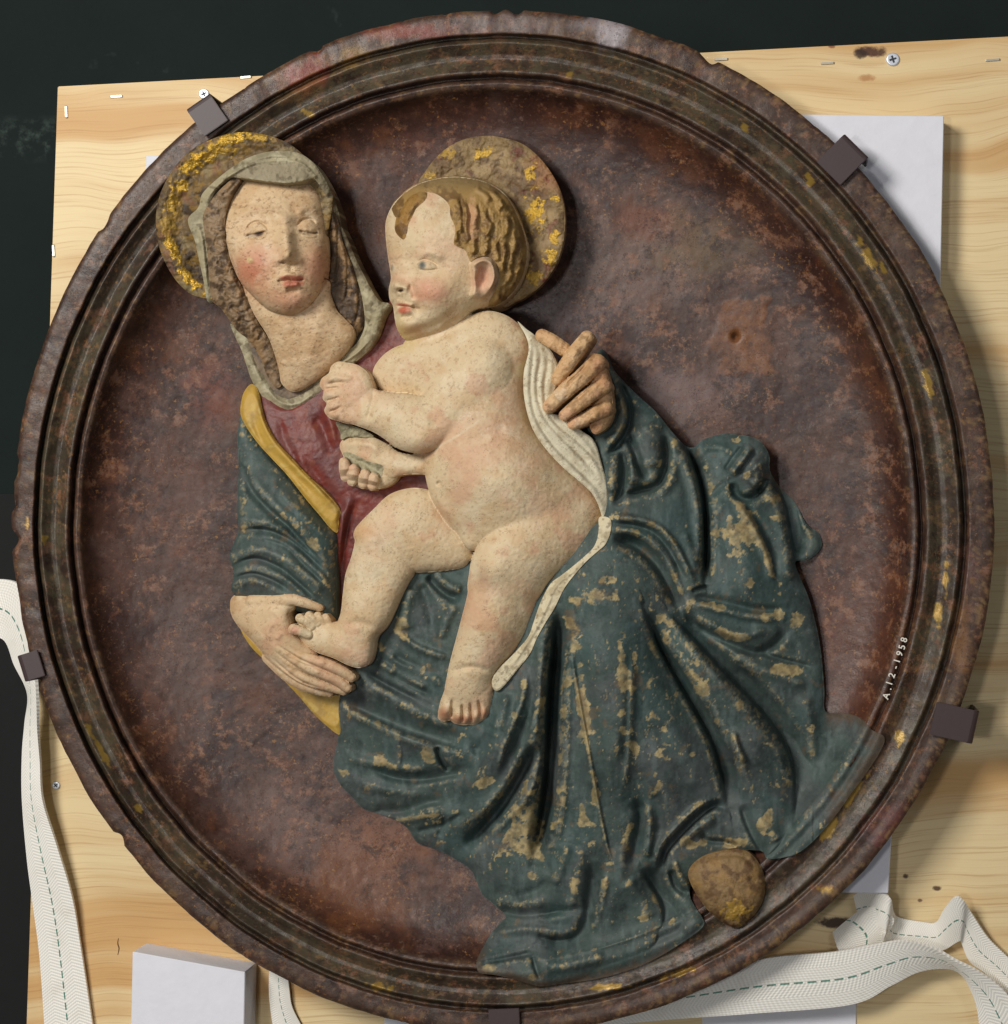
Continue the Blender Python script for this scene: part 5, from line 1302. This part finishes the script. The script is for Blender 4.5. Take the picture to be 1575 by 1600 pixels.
for a, b_, rx in ((110, 360, 7), (100, 430, 8), (110, 490, 8), (130, 535, 8)):
    bump(Z, gr, *Z3((a, b_))[0], rx, rx * .8, 6)
for p in (Z3((85, 405), (120, 400), (160, 395)), Z3((90, 462), (125, 455), (165, 440)), Z3((105, 518), (140, 505), (175, 485))):
    stroke(Z, gr, p, 2.2, -5)
stroke(Z, gr, Z3((80, 350), (130, 340), (180, 350), (230, 345)), 5, 5)
stroke(Z, gr, Z3((90, 380), (150, 372), (190, 372)), 2.5, -4)
# far leg
limb(PFTH, [(560, 830, 6), (620, 800, 4), (700, 820, 2), (720, 870, 0), (640, 890, -4)], .72, 70, 40, 6)
def fll_pre(z):
    bump(z, gr, *Z4((800, 460))[0], 22, 18, 8)
    stroke(z, gr, Z4((660, 760), (760, 700), (900, 680)), 18, -4)
    stroke(z, gr, Z4((640, 930), (720, 910), (820, 930)), 6, -3)
limb(PFLL, [(560, 830, 6), (570, 930, 0), (560, 1030, 2), (620, 900, 0)], .85, 60, 40, 6, fll_pre)
limb(PFFT, [(480, 985, -14), (520, 1000, -2), (570, 1010, 2)], .75, 40, 30, 5)
for q_, ra, za in (((470, 970, 396, 944), 8.5, 6), ((490, 930, 428, 886), 7, 5), ((520, 915, 476, 872), 6.3, 5), ((552, 912, 520, 872), 5.8, 4), ((584, 915, 560, 880), 5.4, 3)):
    a, b_, c_, d = q_
    finger(Z, F, gr, Z4((a, b_), ((a + c_) / 2, (b_ + d) / 2 - 3), (c_, d)), (ra * .9, ra * .92, ra), (za, za + 3, za + 2), 1.5)
    x, y = Z4((c_ + 4, d + 2))[0]
    bump(Z, gr, x - 1.5, y - 1, 2.4, 2, -1.5)
# near leg
def nth_pre(z):
    bump(z, gr, 768, 890, 24, 24, 8)
    stroke(z, gr, [(740, 930), (780, 950), (830, 940)], 10, -4)
limb(PNTH, [(750, 880, 34), (800, 840, 30), (870, 780, 8), (920, 800, -2), (840, 910, 14), (770, 940, 24)], .86, 90, 40, 7, nth_pre)
def nll_pre(z):
    bump(z, gr, 770, 970, 36, 40, 6)
    stroke(z, gr, [(700, 1052), (735, 1042), (772, 1052)], 5, -4)
limb(PNLL, [(760, 890, 32), (770, 980, 18), (735, 1070, 12), (830, 960, 6)], .84, 70, 40, 7, nll_pre)
limb(PNFT, [(728, 1060, 16), (728, 1110, 2)], .72, 40, 30, 6)
for i, (x, y, r_) in enumerate(((695, 1112, 9), (716, 1121, 7.5), (729, 1123, 7), (744, 1121, 7), (757, 1114, 6.5))):
    bump(Z, gr, x, y, r_ * .9, r_ * 1.2, 9 - i * .5)
for p in ([(707, 1090), (706, 1108), (706, 1124)], [(722, 1098), (723, 1114), (723, 1131)], [(735, 1096), (736, 1112), (737, 1131)], [(747, 1092), (750, 1106), (751, 1126)]):
    stroke(Z, gr, p, 2.2, -8)
Zbody = Z.copy(); Fbody = F.copy()
# head
Fh, h = shape(PHEAD, gr)
Zh = rbf([(610, 400, 14), (640, 520, 12), (700, 520, 14), (700, 400, 18), (800, 440, 6), (740, 290, 12), (650, 300, 14)], gr.X, gr.Y) + np.minimum(h, 100) * .74
pc_ = lambda a, b_: ZC((a, b_))[0]
def B(a, b_, rx, ry, amp, rot=0, p=2.0):
    x, y = pc_(a, b_); bump(Zh, gr, x, y, rx, ry, amp * 1.28, rot, p)
def K(pts, w, amp, kind='g', w2=None, taper=.25, ends=(0, 0)):
    stroke(Zh, gr, ZC(*pts), w, amp * 1.3, kind, w2, taper, ends)
B(430, 560, 46, 44, 8); B(480, 1130, 36, 30, 12); B(130, 1130, 10, 18, 4)
B(440, 890, 30, 17, -9); B(130, 900, 14, 16, -6)
K([(330, 830), (420, 780), (520, 790), (600, 850)], 7, 4); K([(110, 830), (150, 800), (200, 820)], 5, 3)
B(425, 890, 18, 11.5, 9, .05, 2.6); B(135, 905, 8, 10, 6, 0, 2.6)
K([(340, 870), (400, 835), (480, 850), (550, 900)], 1.9, -3.2); K([(350, 910), (420, 930), (500, 925), (550, 905)], 1.9, -3.0)
K([(345, 890), (400, 845), (470, 858), (540, 905)], 1.6, 2)
K([(110, 870), (140, 862), (165, 890)], 1.6, -3)
K([(220, 820), (200, 920), (175, 1010), (168, 1060)], 11, 6, 'g', None, .3, (.2, 1))
B(165, 1060, 10.5, 9.5, 12); B(250, 1090, 9.5, 8, 8); B(130, 1060, 6, 8, 4)
B(210, 1108, 4.5, 2.6, -11); B(290, 1080, 4, 10, -4, .3)
K([(300, 1040), (320, 1120), (330, 1200)], 4.5, -4)
B(230, 1170, 16, 12, 5); K([(195, 1150), (190, 1200)], 3, -2.5)
K([(170, 1225), (220, 1228), (270, 1240), (330, 1250)], 3.8, 4); B(245, 1290, 12, 7, 7)
K([(170, 1248), (220, 1250), (270, 1255), (345, 1262)], 1.7, -7, 'v', None, .15)
B(350, 1270, 5, 6, -5); K([(200, 1340), (260, 1345), (330, 1330)], 5, -5)
B(270, 1410, 20, 15, 9); B(420, 1400, 40, 20, 5); K([(180, 1440), (260, 1490), (400, 1460), (560, 1390), (760, 1250)], 7, -4)
# ear
EAR = ZC((835, 870), (880, 830), (960, 815), (1030, 850), (1062, 920), (1065, 1000), (1035, 1080), (990, 1150), (930, 1190), (870, 1180), (830, 1150), (850, 1080), (845, 980))
fe = sdf(EAR, gr)
Zh += np.where(fe > -4, 13 * sst(-3, 5, fe), 0)
K([(850, 900), (920, 845), (1000, 850), (1040, 930), (1035, 1030), (980, 1120)], 4, 5, 'g', None, .1)
B(935, 1000, 8, 19, -12, .25); B(880, 1130, 8, 8, 4); K([(930, 880), (905, 960), (880, 1040)], 3, -5)
Zh = np.where(Fh > 0, Zh, -500)
Z = smax(Zbody, Zh, 11); F = np.maximum(Fbody, Fh)
hm = Zh > Zbody
stroke(Z, gr, ZC((560, 1440), (700, 1360), (820, 1290), (940, 1250)), 3.2, -4)
Z += fuzz(gr, 300, 2.2, 18) + fuzz(gr, 302, 1.2, 5)
ZBABY, GBABY, FHEAD = Z, gr, Fh
C = skin_colour(gr, 301, (208, 186, 150), (196, 164, 122), (216, 200, 168))
C = mixc(C, lin(206, 166, 134), sst(.5, .7, fbm(gr.X, gr.Y, 60, 3, 310)) * .5)
def PC(x, y, rx, ry, c, amt, rot=0, soft=.9, jag=.5):
    global C
    C = mixc(C, lin(*c), blobm(gr, x, y, rx, ry, rot, soft, jag, 17, 9) * amt)
PC(*pc_(470, 1120), 22, 18, (204, 138, 116), .6); PC(*pc_(290, 1470), 20, 9, (196, 140, 110), .5)
PC(*pc_(230, 1540), 18, 18, (186, 160, 84), .5, 0, .9); PC(*pc_(200, 1430), 6, 20, (184, 158, 92), .45)
PC(*pc_(950, 1000), 16, 26, (206, 150, 124), .7)
PC(*pc_(398, 882), 5.4, 6.4, (96, 102, 98), .85, 0, .5, .2); PC(*pc_(398, 880), 2.6, 3, (56, 60, 60), .6, 0, .5, .1); PC(*pc_(128, 905), 2.4, 5, (112, 112, 108), .7, 0, .5, .2); PC(*pc_(150, 920), 3, 5, (214, 196, 164), .5)
PC(*pc_(210, 1108), 3.4, 1.8, (60, 40, 28), .8, 0, .5, .2)
PC(*pc_(240, 1285), 10, 5.5, (188, 88, 66), .9, 0, .4, .2); PC(*pc_(230, 1236), 11, 2.6, (180, 92, 72), .8, .1, .4, .2)
PC(*pc_(350, 1260), 5, 2, (120, 80, 50), .6)
PC(693, 1115, 9, 10, (168, 104, 74), .75); PC(722, 1124, 18, 6, (190, 120, 92), .7); PC(757, 1115, 7, 7, (186, 122, 92), .6); PC(*Z4((400, 950))[0], 7, 6, (196, 128, 104), .7); PC(*Z5((430, 390))[0], 10, 20, (176, 140, 110), .6); PC(*Z3((75, 385))[0], 12, 14, (198, 146, 116), .5); PC(*Z4((735, 430))[0], 16, 14, (200, 156, 112), .6)
# crease paint where parts meet shows a paler gesso line
for p in (Z3((600, 940), (650, 1020), (720, 1100)), Z3((640, 690), (740, 632), (840, 562)), ZC((380, 1580), (560, 1490), (800, 1330))):
    r = curve_dist(p, gr, 8)
    sl, D, sg, t = r
    C[sl] = mixc(C[sl], lin(216, 196, 164), np.exp(-(D / 2.2) ** 2) * .6)
baby = part('baby', gr, F, Z, C, M_skin, relief_root, None, 80)
baby['label'] = 'naked baby with turned head sitting on her lap'
hz = {}
def sample(Zs, gs, gr):
    """read one height field on another grid"""
    x = np.clip((gr.X - gs.x0) / gs.g, 0, gs.shape[1] - 1.001); y = np.clip((gr.Y - gs.y0) / gs.g, 0, gs.shape[0] - 1.001)
    xi = x.astype(int); yi = y.astype(int); fx = x - xi; fy = y - yi
    return (Zs[yi, xi] * (1 - fx) + Zs[yi, xi + 1] * fx) * (1 - fy) + (Zs[yi + 1, xi] * (1 - fx) + Zs[yi + 1, xi + 1] * fx) * fy

# cloth bunched in his hand
PCB = ZH((310, 1110), (360, 1085), (440, 1110), (520, 1150), (600, 1190), (690, 1210), (750, 1240), (750, 1320), (720, 1370), (680, 1330), (600, 1290), (520, 1270), (430, 1220), (350, 1160))
gr = grid_for([PCB], 1.0)
F, h = shape(PCB, gr)
Z = np.maximum(sample(ZBABY, GBABY, gr), -30) + 1.5 + fuzz(gr, 320, 5, 7)
C = mixc(flat(gr, (164, 156, 126)), lin(130, 122, 98), sst(.45, .65, fbm(gr.X, gr.Y, 9, 4, 321)))
part('cloth_scrap', gr, F, Z, C, M_veil, baby, None, 12)
PCB2 = ZH((240, 770), (300, 770), (420, 800), (530, 840), (650, 910), (600, 930), (480, 925), (380, 920), (300, 950), (290, 880))
gr = grid_for([PCB2], 1.0)
F, h = shape(PCB2, gr)
Z = rbf([(530, 665, -6), (580, 680, 2)], gr.X, gr.Y) + h * .5 + fuzz(gr, 322, 7, 7)
C = mixc(flat(gr, (160, 152, 122)), lin(120, 112, 88), sst(.45, .65, fbm(gr.X, gr.Y, 9, 4, 323)))
part('cloth_scrap', gr, F, Z, C, M_veil, baby, None, 30)

# hair
PHA = ZC((455, 230), (520, 245), (590, 290), (640, 350), (650, 440), (690, 540), (690, 610), (680, 690), (720, 720), (770, 740), (800, 780), (830, 850), (880, 815), (960, 800), (1040, 835), (1085, 920), (1085, 1020), (1050, 1110), (1010, 1180), (990, 1230), (1000, 1320), (1060, 1360), (1160, 1300), (1270, 1180), (1370, 1030), (1410, 880), (1400, 740), (1340, 560), (1270, 400), (1180, 280), (1050, 170), (900, 90), (740, 50), (580, 55), (420, 90), (290, 150), (190, 240), (125, 350), (150, 440), (180, 450), (235, 370), (305, 300), (385, 245))
PFL = ZC((152, 530), (170, 450), (210, 370), (260, 290), (320, 235), (390, 215), (440, 240), (430, 290), (380, 340), (340, 380), (310, 440), (275, 510), (262, 580), (235, 650), (195, 630), (160, 585))
for nm, pts, sd in (('hair', PHA, 330), ('forelock', PFL, 340)):
    gr = grid_for([pts], 1.1)
    F, h = shape(pts, gr)
    F = np.minimum(F, sample(FHEAD, GBABY, gr) + 1.5)
    Z = sample(np.where(FHEAD > 0, ZBABY, blur(np.maximum(ZBABY, -25), 3)), GBABY, gr)
    Z = blur(Z, 4) if nm == 'hair' else Z
    Z = Z + 4.0 * (1 - np.exp(-np.maximum(F, 0) / 7.0)) + .6
    if nm == 'hair':
        L = [((850, 330), (880, 400), (870, 500), (880, 580)), ((760, 300), (790, 420), (780, 540), (800, 640), (760, 700)), ((690, 260), (730, 400), (730, 520), (740, 640)), ((950, 350), (960, 450), (1010, 520), (980, 600), (920, 620)), ((1080, 290), (1110, 350), (1060, 380)), ((1090, 420), (1160, 480), (1150, 600), (1080, 620)), ((960, 640), (980, 720), (940, 790)), ((1050, 660), (1060, 760), (1080, 860)), ((1120, 640), (1140, 760), (1110, 880), (1120, 980)), ((1200, 560), (1230, 680), (1200, 800), (1190, 900)), ((1160, 860), (1190, 960), (1150, 1040), (1100, 1020)), ((1080, 1060), (1070, 1160), (1030, 1240)), ((1140, 1080), (1110, 1180), (1060, 1270)), ((1240, 900), (1230, 1020), (1160, 1120)), ((1290, 760), (1290, 880), (1250, 980)), ((680, 560), (700, 620), (690, 680)), ((840, 640), (860, 720), (840, 790)), ((1010, 200), (1090, 290), (1150, 400)), ((860, 180), (960, 240), (1010, 320))]
        for q in L:
            pts_ = ZC(*q)
            stroke(Z, gr, pts_, 5.5, 6, 'g', None, .2)
            stroke(Z, gr, [(x + 6, y + .5) for x, y in pts_], 2.6, -4.5, 'g', None, .2)
        up = sst(300, 330, gr.Y)
        Z += np.sin((gr.X * 1.0 + fbm(gr.X, gr.Y, 18, 3, sd) * 50 + gr.Y * .15) / 2.1) * .5 * up + fuzz(gr, sd + 1, 9, 13) * up
        C = flat(gr, (158, 126, 74))
    else:
        for q in (((330, 240), (270, 320), (220, 420), (190, 520), (210, 620)), ((400, 250), (330, 320), (280, 420), (250, 520))):
            stroke(Z, gr, ZC(*q), 4, 3, 'g', None, .2)
        bump(Z, gr, *ZC((225, 500))[0], 5, 6, -4)
        Z += np.minimum(h, 8) * .25 - 3.2 * np.exp(-np.maximum(F, 0) / 3.0)
        Z += fuzz(gr, sd + 1, 3, 8)
        C = flat(gr, (150, 112, 56))
    Z = np.maximum(Z, sample(ZBABY, GBABY, gr) + 1.5)
    C = mixc(C, lin(100, 72, 40), sst(.48, .64, fbm(gr.X, gr.Y, 15, 4, sd + 2)) * .8)
    C = mixc(C, lin(166, 136, 84), sst(.54, .7, fbm(gr.X, gr.Y, 20, 4, sd + 3)) * .7)
    if nm == 'hair':
        C = mixc(C, lin(132, 112, 78), sst(310, 280, gr.Y) * .7)
        C = mixc(C, lin(196, 150, 116), blobm(gr, *ZC((850, 470))[0], 8, 26, 0, .6, 1.2, 5, 9) * .7)
    part(nm, gr, F, Z, C, M_hair, baby, None, 22)

# halo
PCH = Z2((655, 372), (690, 295), (760, 205), (850, 135), (940, 98), (1050, 83), (1150, 95), (1260, 130), (1350, 200), (1420, 285), (1475, 385), (1505, 490), (1512, 580), (1505, 680), (1480, 780), (1440, 870), (1370, 960), (1290, 1022), (1220, 1058), (1120, 1080), (900, 900), (760, 500))
gr = grid_for([PCH], 1.3)
F = sdf(PCH, gr)
Z = rbf([(660, 290, -30), (760, 215, -26), (870, 300, -12), (880, 380, -8), (820, 460, -10), (760, 350, -34)], gr.X, gr.Y)
Z += 4 * (1 - np.exp(-np.maximum(F, 0) / 3.0)) + fuzz(gr, 350, 8, 14) + fuzz(gr, 351, 4.5, 6)
C = flat(gr, (132, 108, 70))
C = mixc(C, lin(104, 80, 54), sst(.45, .62, fbm(gr.X, gr.Y, 20, 4, 352)) * .8)
C = mixc(C, lin(164, 138, 98), sst(.52, .68, fbm(gr.X, gr.Y, 30, 4, 353)) * .7)
C = mixc(C, lin(158, 106, 66), blobm(gr, 860, 270, 36, 26, .8, .8, 1.4, 3, 14) * .6)
C = mixc(C, lin(110, 50, 44), sst(.66, .74, fbm(gr.X, gr.Y, 12, 4, 354)) * .6)
C = mixc(C, lin(84, 62, 44), sst(.60, .7, fbm(gr.X, gr.Y, 16, 4, 355)) * .6)
part('halo', gr, F, Z, C, M_halo, baby, gild(gr, [(836, 330, 16, 30, 0, .95), (866, 310, 8, 6, 0, .9), (860, 400, 12, 18, 0, .8), (868, 372, 10, 12, 0, .8), (830, 430, 18, 14, .6, .6), (830, 270, 10, 16, .5, .8), (755, 240, 22, 8, -.3, .7), (700, 240, 16, 10, -.6, .45), (670, 275, 10, 8, 0, .5)], .53, 5.5, 11), 18)['label'] = 'small disc halo behind the baby, patches of bright gold left'

# swaddling cloth
PSW = Z3((1035, 70), (1075, 105), (1110, 130), (1150, 170), (1200, 215), (1235, 300), (1225, 400), (1180, 480), (1190, 520), (1260, 535), (1310, 560), (1345, 605), (1395, 640), (1425, 690), (1448, 770), (1478, 880), (1490, 970), (1495, 1020), (1475, 1070), (1445, 1112), (1425, 1100), (1450, 1050), (1436, 985), (1400, 915), (1330, 850), (1260, 790), (1180, 705), (1120, 620), (1085, 530), (1066, 430), (1066, 320), (1090, 210), (1075, 140))
gr = grid_for([PSW], 1.15)
F, h = shape(PSW, gr)
Z = rbf([(820, 512, 42), (828, 560, 50), (860, 560, 34), (822, 630, 52), (850, 630, 46), (850, 690, 46), (890, 680, 34), (890, 740, 40), (925, 720, 22), (930, 790, 30), (948, 800, 18), (945, 830, 14)], gr.X, gr.Y, 25) + np.minimum(h, 10) * .6
for q, a in (([(1060, 110), (1095, 200), (1085, 330), (1085, 440), (1115, 560), (1190, 680), (1300, 790), (1400, 890), (1455, 990)], 6), ([(1100, 160), (1130, 240), (1115, 350), (1120, 460), (1160, 560), (1240, 650), (1340, 750), (1430, 860)], 6), ([(1150, 190), (1165, 280), (1150, 380), (1160, 500), (1220, 590), (1320, 670), (1410, 770), (1460, 900)], 6), ([(1200, 250), (1200, 350), (1180, 440)], 5), ([(1250, 550), (1320, 620), (1390, 700), (1440, 800)], 5)):
    stroke(Z, gr, Z3(*q), 6, a * .55, 'f', 4, .2, (.2, .2))
    if a == 6:
        stroke(Z, gr, [(x + 6, y - 1) for x, y in Z3(*q)], 2.6, -1.6, 'g', None, .3)
Z += fuzz(gr, 360, 1.6, 9)
C = mixc(flat(gr, (214, 205, 178)), lin(188, 174, 144), sst(.48, .66, fbm(gr.X, gr.Y, 16, 4, 361)) * .7)
C = mixc(C, lin(212, 202, 174), sst(.52, .68, fbm(gr.X, gr.Y, 12, 4, 362)) * .6)
C = mixc(C, lin(128, 104, 74), sst(.66, .74, fbm(gr.X, gr.Y, 5, 3, 363)) * .4)
part('swaddling_cloth', gr, F, Z, C, M_veil, baby, None, 40)
PSW2 = Z5((1112, 30), (1108, 100), (1098, 160), (1075, 210), (1030, 255), (960, 315), (890, 370), (830, 415), (790, 480), (755, 560), (725, 650), (692, 735), (610, 830), (530, 910), (484, 975), (490, 1035), (520, 1045), (560, 1010), (630, 925), (705, 830), (745, 740), (795, 650), (850, 560), (905, 450), (960, 375), (1030, 295), (1100, 232), (1150, 185), (1178, 110), (1175, 40))
gr = grid_for([PSW2], 1.15)
F, h = shape(PSW2, gr)
Z = sample(ZMN, GMN, gr) * .0 + rbf([(943, 806, 0), (938, 826, 10), (930, 850, 20), (870, 905, 30), (840, 950, 28), (820, 1000, 26), (775, 1065, 20)], gr.X, gr.Y) + np.minimum(h, 6) * .8 + 2
Z = np.maximum(Z, sample(ZMN, GMN, gr) + 2)
stroke(Z, gr, Z5((1100, 190), (960, 345), (860, 430), (800, 560), (730, 700), (620, 870), (510, 1000)), 3, 3)
Z += fuzz(gr, 370, 2, 7)
C = mixc(flat(gr, (206, 194, 162)), lin(170, 154, 122), sst(.5, .66, fbm(gr.X, gr.Y, 12, 4, 371)) * .7)
C = mixc(C, lin(90, 72, 50), sst(.64, .72, fbm(gr.X, gr.Y, 6, 3, 372)) * .5)
part('swaddling_cloth', gr, F, Z, C, M_veil, baby, None, 26)

# ---------------------------------------------------------------- inventory number on the moulding
M_white = plain('white_lettering', (226, 220, 206), .6)
txt = 'A.12-1958'
tp = [(1385, 1088), (1388.5, 1076), (1390, 1068), (1394, 1056), (1399, 1043), (1402, 1033), (1406, 1022), (1410, 1011), (1413, 1000)]
for ch, (x, y), nxt in zip(txt, tp, tp[1:] + [(1416, 989)]):
    cu = bpy.data.curves.new('digit', 'FONT'); cu.body = ch; cu.size = 14.5 * S; cu.align_x = 'CENTER'; cu.extrude = 0.00008; cu.offset = 0.00012
    to = bpy.data.objects.new('tmp', cu); COL.objects.link(to)
    bpy.context.view_layer.update()
    me = bpy.data.meshes.new_from_object(to.evaluated_get(bpy.context.evaluated_depsgraph_get()))
    bpy.data.objects.remove(to)
    zz = float(dish_z(rho_of(np.array([x + 2.0]), np.array([y]))).max())
    ang = math.atan2(-(nxt[1] - y), nxt[0] - x) + random.uniform(-.08, .08)
    zz = max(float(dish_z(rho_of(np.array([x + q_]), np.array([y + r_]))).max()) for q_ in (-8, -4, 0, 4, 6) for r_ in (-5, 0, 5))
    p = W(x + 4, y + 1, zz + 3)
    me.transform(Matrix.Translation(p) @ Matrix.Rotation(ang, 4, 'Z') @ Matrix.Rotation(random.uniform(-.03, .03), 4, 'X'))
    o = obj('inventory_character', me, M_white, None, False)
    o.parent = roundel

# ---------------------------------------------------------------- clips
M_clip = plain('brown_clip_metal', (64, 49, 50), 0.5, 0.0, var=.1, scale=500, bumpd=.06)
def clip(cx_, cy_, ux, uy, width, reach, label):
    """hooked strip: over the rim, round the edge, down to the board. u points outwards"""
    L_ = math.hypot(ux, uy); ux /= L_; uy /= L_
    ti = 5.0
    prof = [(-reach, 6), (-reach, 6 + ti)]
    path = [(-reach, 8.5), (2, 8.5), (5.0, 7.6), (7.6, 5.0), (8.5, 1.0), (8.5, -60), (9.5, -85), (8.5, ZB + 2)]
    bm = bmesh.new()
    rows = []
    for i, (u, z) in enumerate(path):
        a = path[max(i - 1, 0)]; b_ = path[min(i + 1, len(path) - 1)]
        dx, dz = b_[0] - a[0], b_[1] - a[1]; l = math.hypot(dx, dz)
        nx_, nz_ = -dz / l, dx / l
        row = []
        for sgn in (1, -1):
            uu, zz = u + nx_ * ti / 2 * sgn, z + nz_ * ti / 2 * sgn
            for w_ in (-width / 2, width / 2):
                base = W(cx_, cy_, 0)
                row.append(bm.verts.new(base + Vector(((ux * uu - uy * w_) * S, -(uy * uu + ux * w_) * S, zz * S))))
        rows.append(row)
    for r0, r1 in zip(rows[:-1], rows[1:]):
        for a, b_ in ((0, 1), (1, 3), (3, 2), (2, 0)):
            bm.faces.new((r0[a], r0[b_], r1[b_], r1[a]))
    bm.faces.new((rows[0][0], rows[0][2], rows[0][3], rows[0][1])); bm.faces.new((rows[-1][0], rows[-1][1], rows[-1][3], rows[-1][2]))
    o = bm_obj('mounting_clip', bm, M_clip, bevel=0.0004)
    tag(o, label, 'clip', 'brown metal clips gripping the rim')
GC = None
clip(317, 168, -.57, -.82, 44, 42, 'brown metal clip hooked over the rim at upper left, above the gilded halo')
clip(1331, 236, .70, -.71, 52, 52, 'brown metal clip hooked over the rim at upper right, against white foam')
clip(1514, 1134, .97, .22, 52, 58, 'widest brown metal clip on the right rim beside the painted number')
clip(45, 1042, -.955, .295, 42, 24, 'small brown metal clip on the left rim by the white webbing')
clip(790, 1610, .04, 1, 48, 36, 'brown metal clip at the bottom of the rim, cut by the picture edge')
